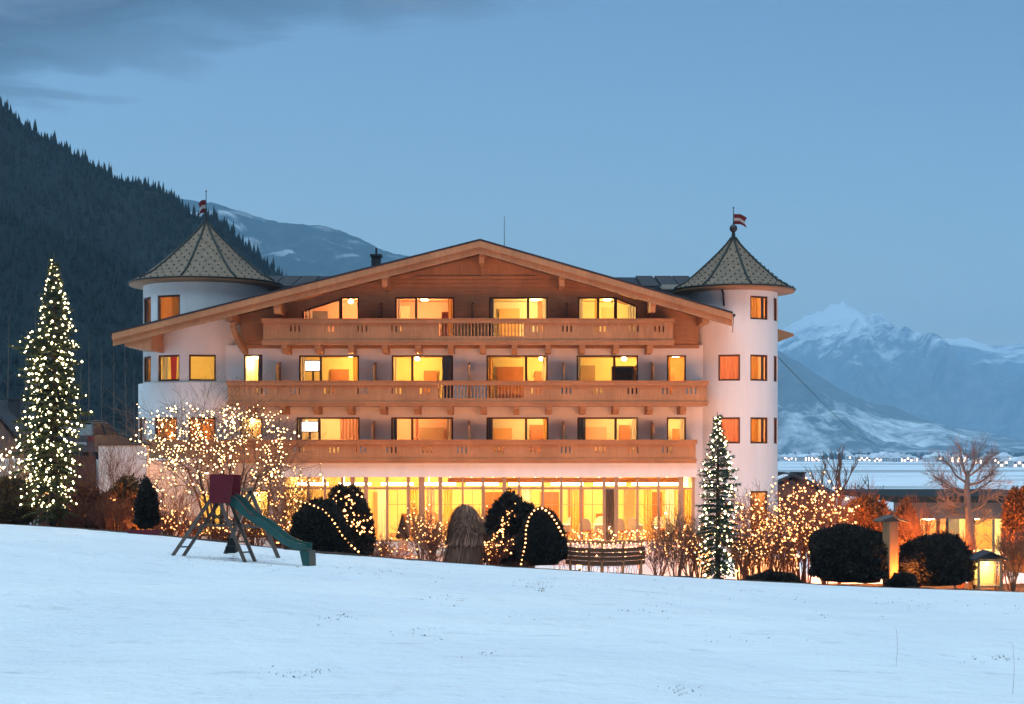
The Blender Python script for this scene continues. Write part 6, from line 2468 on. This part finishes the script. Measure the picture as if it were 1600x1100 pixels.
# greenhouse: narrower at the roof
b = MB()
lo = [(-2.05, 1.0), (0.95, 1.0)]
b.hexa([(-.80, -2.08, .99), (.80, -2.08, .99), (.80, 1.05, .99), (-.80, 1.05, .99), (-.64, -1.72, 1.50), (.64, -1.72, 1.50), (.64, 0.10, 1.50), (-.64, 0.10, 1.50)])
car_part(b, 'side_windows', 'car_glass', car)
b = MB()
b.hexa([(-.66, -1.80, 1.495), (.66, -1.80, 1.495), (.66, 0.14, 1.495), (-.66, 0.14, 1.495), (-.58, -1.66, 1.56), (.58, -1.66, 1.56), (.58, 0.0, 1.56), (-.58, 0.0, 1.56)])
for sx in (-1, 1):
    b.bar((sx * .78, -1.98, 1.0), (sx * .635, -1.70, 1.50), .07, .12)
    b.bar((sx * .79, 0.98, 1.0), (sx * .635, 0.10, 1.50), .06, .07)
    b.bar((sx * .80, -0.55, 1.0), (sx * .655, -0.55, 1.50), .03, .10)
    b.tube([(sx * .55, -1.55, 1.60), (sx * .55, -0.1, 1.60)], .02, 6)
car_part(b, 'roof', 'car_paint', car)
b = MB()
b.box(-.62, -2.23, .60, .62, -2.19, .72)
car_part(b, 'rear_trim', 'chrome', car)
for sx in (-1, 1):
    b = MB()
    b.box(sx * .78 - .11, -2.22, .74, sx * .78 + .11, -2.12, .96)
    car_part(b, 'tail_light', 'red_plastic', car)
    b = MB()
    b.box(sx * .70 - .16, 2.12, .58, sx * .70 + .16, 2.20, .74)
    car_part(b, 'headlight', 'chrome', car)
    b = MB()
    b.box(sx * .97 - .08, .72, 1.0, sx * .97 + .08, .84, 1.13)
    car_part(b, 'mirror', 'car_paint', car)
    for yy in (-1.35, 1.35):
        b = MB()
        b.lathe([(0.01, -.1), (.2, -.1), (.31, -.1), (.33, -.06), (.33, .06), (.31, .1), (.2, .1), (.01, .1)], 0, 0, 20)
        b.v = [(sx * .80 + v[2], yy + v[0], .33 + v[1]) for v in b.v]
        car_part(b, 'wheel', 'rubber', car, True)

# ------------------------------------------------------------------ bare trees behind


def bare_tree(label, px, Y, ytop, seed, mat, spread_=0.45, lev=3, r=0.16, kids=3, Lf=0.42, group=None, name='bare_tree', up=0.2):
    rng = random.Random(seed)
    x = PX(px, Y)
    zb = gz(x, Y) - 0.2
    t = thing(name, label, 'tree', (x, Y, zb), group)
    H = PZ(ytop, Y) - zb
    tr_, cr = MB(), MB()
    tips = []
    tr_.tube([(x, Y, zb), (x + rng.uniform(-.1, .1), Y, zb + H * .3), (x + rng.uniform(-.2, .2), Y, zb + H * .62)], [r, r * .8, r * .5], 7)
    n_ = 7
    for k in range(n_):
        f_ = 0.22 + 0.40 * k / n_
        a = k * 2.4 + rng.random()
        grow(cr, (x, Y, zb + H * f_), (math.cos(a) * spread_ * 1.6, math.sin(a) * spread_ * 1.6, 1), H * Lf * rng.uniform(0.6, 0.85), r * .42, lev - 1, rng, tips, up, spread_, kids, 0.16)
    grow(cr, (x, Y, zb + H * .6), (0, 0, 1), H * 0.24, r * .5, lev, rng, tips, up, spread_, kids, 0.15)
    tr_.build('trunk', M[mat], t, smooth=True)
    cr.build('branches', M[mat], t, kind='stuff')
    return t


bare_tree('tall bare tree behind the chalet with upright twigs', 1312, 96, 708, 3, 'twig_red', 0.42, r=0.16)
bare_tree('bare tree close behind the chalet roof', 1286, 98, 726, 4, 'bark_grey', 0.4, r=0.12)
bare_tree('small dark bare tree with crooked arms right of the chalet', 1357, 94, 742, 9, 'bark', 0.9, lev=2, r=0.15, kids=2, up=0.0)
# slender trunks at the edge of the dark forest
trunk_spots = [q for q in [(12, 250, 492), (31, 262, 478), (56, 240, 470), (100, 255, 505), (112, 270, 470), (141, 236, 520), (150, 262, 480), (160, 252, 540), (176, 246, 545), (187, 266, 560), (197, 240, 525), (209, 258, 575), (66, 276, 510), (124, 244, 560), (88, 262, 540), (40, 270, 520)] if q[0] not in (31, 112, 150, 187, 66, 88)]
rng = random.Random(17)
for px, Y, yt in trunk_spots:
    x = PX(px, Y)
    zb = gz(x, Y) - 0.3
    t = thing('slender_tree', 'tall thin leafless tree standing before the dark forest', 'tree', (x, Y, zb), 'thin trees at the foot of the dark forest')
    H = PZ(yt, Y) - zb
    b = MB()
    b.tube([(x, Y, zb), (x + rng.uniform(-.2, .2), Y, zb + H * .5), (x + rng.uniform(-.4, .4), Y, zb + H)], [.12, .09, .03], 5)
    b.build('trunk', M['bark'], t)
    b = MB()
    for k in range(16):
        f_ = rng.uniform(.45, .98)
        a = rng.uniform(0, 6.28)
        l_ = (1.1 - f_) * rng.uniform(2.0, 4.0)
        p0 = Vector((x, Y, zb + H * f_))
        b.tube([p0, p0 + Vector((math.cos(a), math.sin(a), 0.7)) * l_], [.035, .012], 3, cap=False)
    b.build('branches', M['bark'], t, kind='stuff')

# ------------------------------------------------------------------ flags on the turrets
for (cx, cy, ytip, ypole, yflag, sgn, label, ball) in ((TLX, TLY, 350, 300, (312, 332), -1, 'small red and white flag on top of the left turret', 0), (TRX, TRY, 374, 326, (334, 350), 1, 'small red and white swallow tailed flag on top of the right turret', 357)):
    zb = PZ(ytip, cy) + 0.5
    t = thing('turret_flag', label, 'flag', (cx, cy, zb))
    b = MB()
    b.tube([(cx, cy, zb - 0.1), (cx, cy, PZ(ypole, cy))], [0.028, 0.018], 6)
    b.ball((cx, cy, PZ(ypole, cy) + 0.04), 0.045, 0, 8, 6)
    b.build('pole', M['copper'], t)
    if ball:
        b = MB()
        b.ball((cx, cy, PZ(ball, cy)), 0.19, 0, 14, 8)
        b.build('ball', M['metal'], t, smooth=True)
    z1_, z0 = PZ(yflag[0], cy), PZ(yflag[1], cy)
    n_ = 8
    ln = 0.62 if sgn > 0 else 0.34
    h_ = (z1_ - z0)
    for band, (f0, f1) in enumerate(((0.62, 1.0), (0.34, 0.62), (0.0, 0.34))):
        b = MB()
        for i in range(n_):
            q = []
            for (u, f_) in ((i / n_, f0), ((i + 1) / n_, f0), ((i + 1) / n_, f1), (i / n_, f1)):
                notch = 0.22 * ln * (1 - abs(2 * f_ - 1)) * u
                q.append((cx + sgn * (0.03 + ln * u - notch), cy + 0.06 * math.sin(u * 6 + 0.5), z0 + h_ * f_ + 0.08 * math.sin(u * 5) * u - 0.1 * u))
            b.poly(q)
        b.build('flag_band', M['flag_white'] if band == 1 else M['flag_red'], t)

# ------------------------------------------------------------------ furniture seen in the restaurant, and in single rooms
def chair_proto():
    t = thing('dining_chair', '', 'chair', (0, 0, 0), 'round backed chairs in the restaurant')
    b = MB()
    for sx in (-.2, .2):
        for sy in (-.18, .18):
            b.bar((sx, sy, 0), (sx * .95, sy * .95, .44), .04)
    b.build('legs', M['furniture'], t)
    b = MB()
    b.box(-.25, -.24, .44, .25, .24, .52)
    b.build('seat', M['curtain_pink'], t)
    b = MB()
    n = 12
    pts = [(-.25, .52)] + [(-.27 * math.cos(PI * i / n), .74 + .34 * math.sin(PI * i / n)) for i in range(n + 1)] + [(.25, .52)]
    b.prism(pts, -.30, -.23)
    b.build('backrest', M['cloth_white'], t)
    return t


chair = chair_proto()
CH = [(868, 72.4, 'chair left of the first laid table'), (893, 73.0, 'chair behind the first laid table'), (916, 71.6, 'chair right of the first laid table'), (936, 73.2, 'chair behind the narrow window post'), (966, 71.4, 'chair right of the middle laid table'), (992, 72.2, 'chair between the middle and the last laid table'), (1030, 73.3, 'chair behind the last laid table'), (720, 72.6, 'chair behind the pane left of the shaggy yew'), (760, 73.4, 'chair just left of the shaggy yew'), (1052, 71.9, 'chair by the last window pane')]
for i, (px, Y, where) in enumerate(CH):
    o = chair if i == 0 else copy_tree(chair)
    o.location = (PX(px, Y), Y, 0.76)
    o.rotation_euler = (0, 0, [0.1, 3.0, -0.2, 2.8, 0.05, -0.3, 3.2, 0.3, 2.9, 0.2][i])
    o['label'] = 'pale round backed restaurant ' + where
tp = thing('dining_table', '', 'table', (0, 0, 0), 'laid tables in the restaurant')
b = MB()
b.lathe([(.06, 0), (.06, .70)], 0, 0, 8)
b.lathe([(.3, 0), (.3, .03), (.01, .05)], 0, 0, 12)
b.build('pedestal', M['furniture'], tp)
b = MB()
b.box(-.52, -.42, .70, .52, .42, .74)
b.build('tabletop', M['furniture'], tp)
b = MB()
b.box(-.54, -.44, .742, .54, .44, .75)
for k in range(4):
    a0, a1 = [((-.54, -.44), (.54, -.44)), ((.54, -.44), (.54, .44)), ((.54, .44), (-.54, .44)), ((-.54, .44), (-.54, -.44))][k]
    for i in range(8):
        u0, u1 = i / 8, (i + 1) / 8
        f0, f1 = (1 + .03 * math.sin(i * 2.2)), (1 + .03 * math.sin((i + 1) * 2.2))
        p0 = (a0[0] + (a1[0] - a0[0]) * u0, a0[1] + (a1[1] - a0[1]) * u0)
        p1 = (a0[0] + (a1[0] - a0[0]) * u1, a0[1] + (a1[1] - a0[1]) * u1)
        b.poly([(p0[0] * f0, p0[1] * f0, .42), (p1[0] * f1, p1[1] * f1, .42), (p1[0], p1[1], .7495), (p0[0], p0[1], .7495)])
tpc = b.build('tablecloth', M['cloth_white'], tp)
for i, (px, Y, where) in enumerate(((893, 72.2, 'leftmost one right of the smooth yew'), (946, 72.2, 'middle one above the bench'), (1012, 72.2, 'last one left of the slender spruce'), (740, 73.2, 'one behind the grass bundle'))):
    o = tp if i == 0 else copy_tree(tp)
    o.location = (PX(px, Y), Y, 0.76)
    o['label'] = 'restaurant table under a white cloth, the ' + where
# potted clipped tree by the door
x, y = PX(629, 68.6), 68.6
t = thing('potted_tree', 'small cone shaped tree in a pale pot by the restaurant door', 'potted plant', (x, y, 0.5))
b = MB()
b.lathe([(.01, .5), (.18, .5), (.24, .92), (.26, .92), (.26, .98), (.2, .98), (.01, .95)], x, y, 16)
b.build('pot', M['pot'], t)
b = MB()
b.tube([(x, y, .9), (x, y, 1.3)], .03, 6)
b.build('trunk', M['bark'], t)
rngn = np.random.default_rng(2)
n = 2600
f_ = rngn.random(n) ** 0.8
a = rngn.uniform(0, 2 * PI, n)
rr = (1 - f_) * 0.30 * rngn.uniform(.7, 1.1, n)
Pn = np.stack([x + rr * np.cos(a), y + rr * np.sin(a), 1.05 + f_ * 1.0], -1)
V_ = []
for k in range(2):
    d = rngn.normal(0, 1, (n, 3))
    d /= np.linalg.norm(d, axis=1, keepdims=True)
    c_ = np.cross(d, rngn.normal(0, 1, (n, 3)))
    c_ /= np.linalg.norm(c_, axis=1, keepdims=True)
    V_.append(np.stack([Pn - c_ * .02, Pn + c_ * .02, Pn + d * .08], 1))
V_ = np.concatenate(V_).reshape(-1, 3)
np_mesh('foliage', V_, np.arange(len(V_)).reshape(-1, 3), M['yew'], t, kind='stuff')
# televisions
for px, py, fl, Y, where in ((489, 572, 2, 74.2, 'first lit window of the middle floor'), (484, 667, 1, 74.2, 'first lit window of the lower floor')):
    c_ = P(px, py, Y)
    t = thing('television', 'bright television screen behind the ' + where, 'television', (c_.x, c_.y, c_.z))
    b = MB()
    b.box(c_.x - .42, Y, c_.z - .26, c_.x + .42, Y + .06, c_.z + .28)
    b.box(c_.x - .05, Y + .02, FL[fl] + .02, c_.x + .05, Y + .06, c_.z - .262)
    b.build('casing', M['furniture_dark'], t)
    b = MB()
    b.box(c_.x - .38, Y - .012, c_.z - .22, c_.x + .38, Y - .002, c_.z + .24)
    b.build('screen', M['tv'], t)
# dark wardrobe showing behind the fourth window of the middle floor
x0, x1 = PX(957, 73.4), PX(990, 73.4)
t = thing('wardrobe', 'dark open wardrobe behind the fourth lit window of the middle floor', 'wardrobe', ((x0 + x1) / 2, 73.4, FL[2]))
b = MB()
zt = PZ(572, 73.4)
b.box(x0, 73.4, FL[2] + .02, x0 + .05, 74, zt)
b.box(x1 - .05, 73.4, FL[2] + .02, x1, 74, zt)
b.box(x0 + .05, 73.95, FL[2] + .02, x1 - .05, 74, zt)
b.box(x0 + .05, 73.4, zt - .05, x1 - .05, 73.95, zt)
b.build('carcass', M['furniture_dark'], t)
b = MB()
b.hexa([(x1, 73.38, FL[2] + .04), (x1 + .32, 73.0, FL[2] + .04), (x1 + .34, 73.02, FL[2] + .04), (x1 + .02, 73.4, FL[2] + .04), (x1, 73.38, zt), (x1 + .32, 73.0, zt), (x1 + .34, 73.02, zt), (x1 + .02, 73.4, zt)])
b.build('door', M['furniture'], t)

# ------------------------------------------------------------------ overhead line
b = MB()
p0, p1 = P(1214, 556, 78), P(1366, 692, 260)
pts = []
for i in range(15):
    t_ = i / 14
    p = p0.lerp(p1, t_)
    p.z -= 0.8 * math.sin(PI * t_)
    pts.append(p)
b.tube(pts, 0.02, 4)
tag(b.build('overhead_line', M['cable']), 'thin overhead line running from behind the turret into the valley', 'cable')

# ------------------------------------------------------------------ grass tips and clods poking through the snow, tufts for play frame shade
rs = np.random.default_rng(12)
cl = [(300, 866, 26, 30), (345, 870, 30, 34), (395, 875, 30, 34), (440, 879, 28, 30), (478, 882, 14, 20), (830, 912, 26, 34), (1408, 944, 30, 22), (690, 935, 30, 12), (560, 888, 60, 26), (640, 900, 60, 18), (950, 915, 90, 26), (1100, 922, 90, 22), (650, 990, 40, 12), (520, 968, 40, 12), (480, 1052, 60, 12), (1060, 1080, 25, 10), (1560, 1030, 60, 14), (1250, 935, 120, 20), (1500, 950, 90, 20), (60, 850, 70, 6), (740, 1025, 20, 5), (1330, 960, 60, 10), (360, 886, 60, 8), (900, 960, 200, 8), (1200, 1000, 200, 8), (1040, 950, 60, 10)]  # opening clusters: dense tufts standing in for the shade below the play frame
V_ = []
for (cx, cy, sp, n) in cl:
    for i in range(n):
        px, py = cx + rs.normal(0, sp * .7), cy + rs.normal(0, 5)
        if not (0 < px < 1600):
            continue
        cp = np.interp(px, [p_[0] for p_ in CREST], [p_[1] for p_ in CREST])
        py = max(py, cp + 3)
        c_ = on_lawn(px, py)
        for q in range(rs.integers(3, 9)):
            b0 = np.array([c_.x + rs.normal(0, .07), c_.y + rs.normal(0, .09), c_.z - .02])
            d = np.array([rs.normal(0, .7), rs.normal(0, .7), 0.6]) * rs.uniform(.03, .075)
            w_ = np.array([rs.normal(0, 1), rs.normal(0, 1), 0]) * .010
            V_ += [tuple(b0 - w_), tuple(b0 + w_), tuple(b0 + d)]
o = np_mesh('grass_tips_and_shade_tufts', V_, np.arange(len(V_)).reshape(-1, 3), M['grass_tuft'])
tag(o, 'dead grass tips poking through the snow, with dense tufts as shade below the play frame', 'grass', kind='stuff')
for px, py, h_ in ((1400, 1040, .42), (1582, 1085, .5)):
    c_ = on_lawn(px, py)
    b = MB()
    b.tube([c_ - Vector((0, 0, .03)), c_ + Vector((.02, 0, h_ * .5)), c_ + Vector((.01, .02, h_)), c_ + Vector((-.03, .02, h_ * 1.08))], [.0022, .002, .0016, .001], 3)
    t_ = tag(b.build('dry_stalk', M['dry_grass']), {1400: 'thin dry stalk standing in the snow below the roofed post', 1582: 'thin dry stalk in the right corner of the snow', 180: 'thin dry stalk in the left part of the snow', 736: 'short dry stalk in the middle of the snow'}[px], 'stalk')
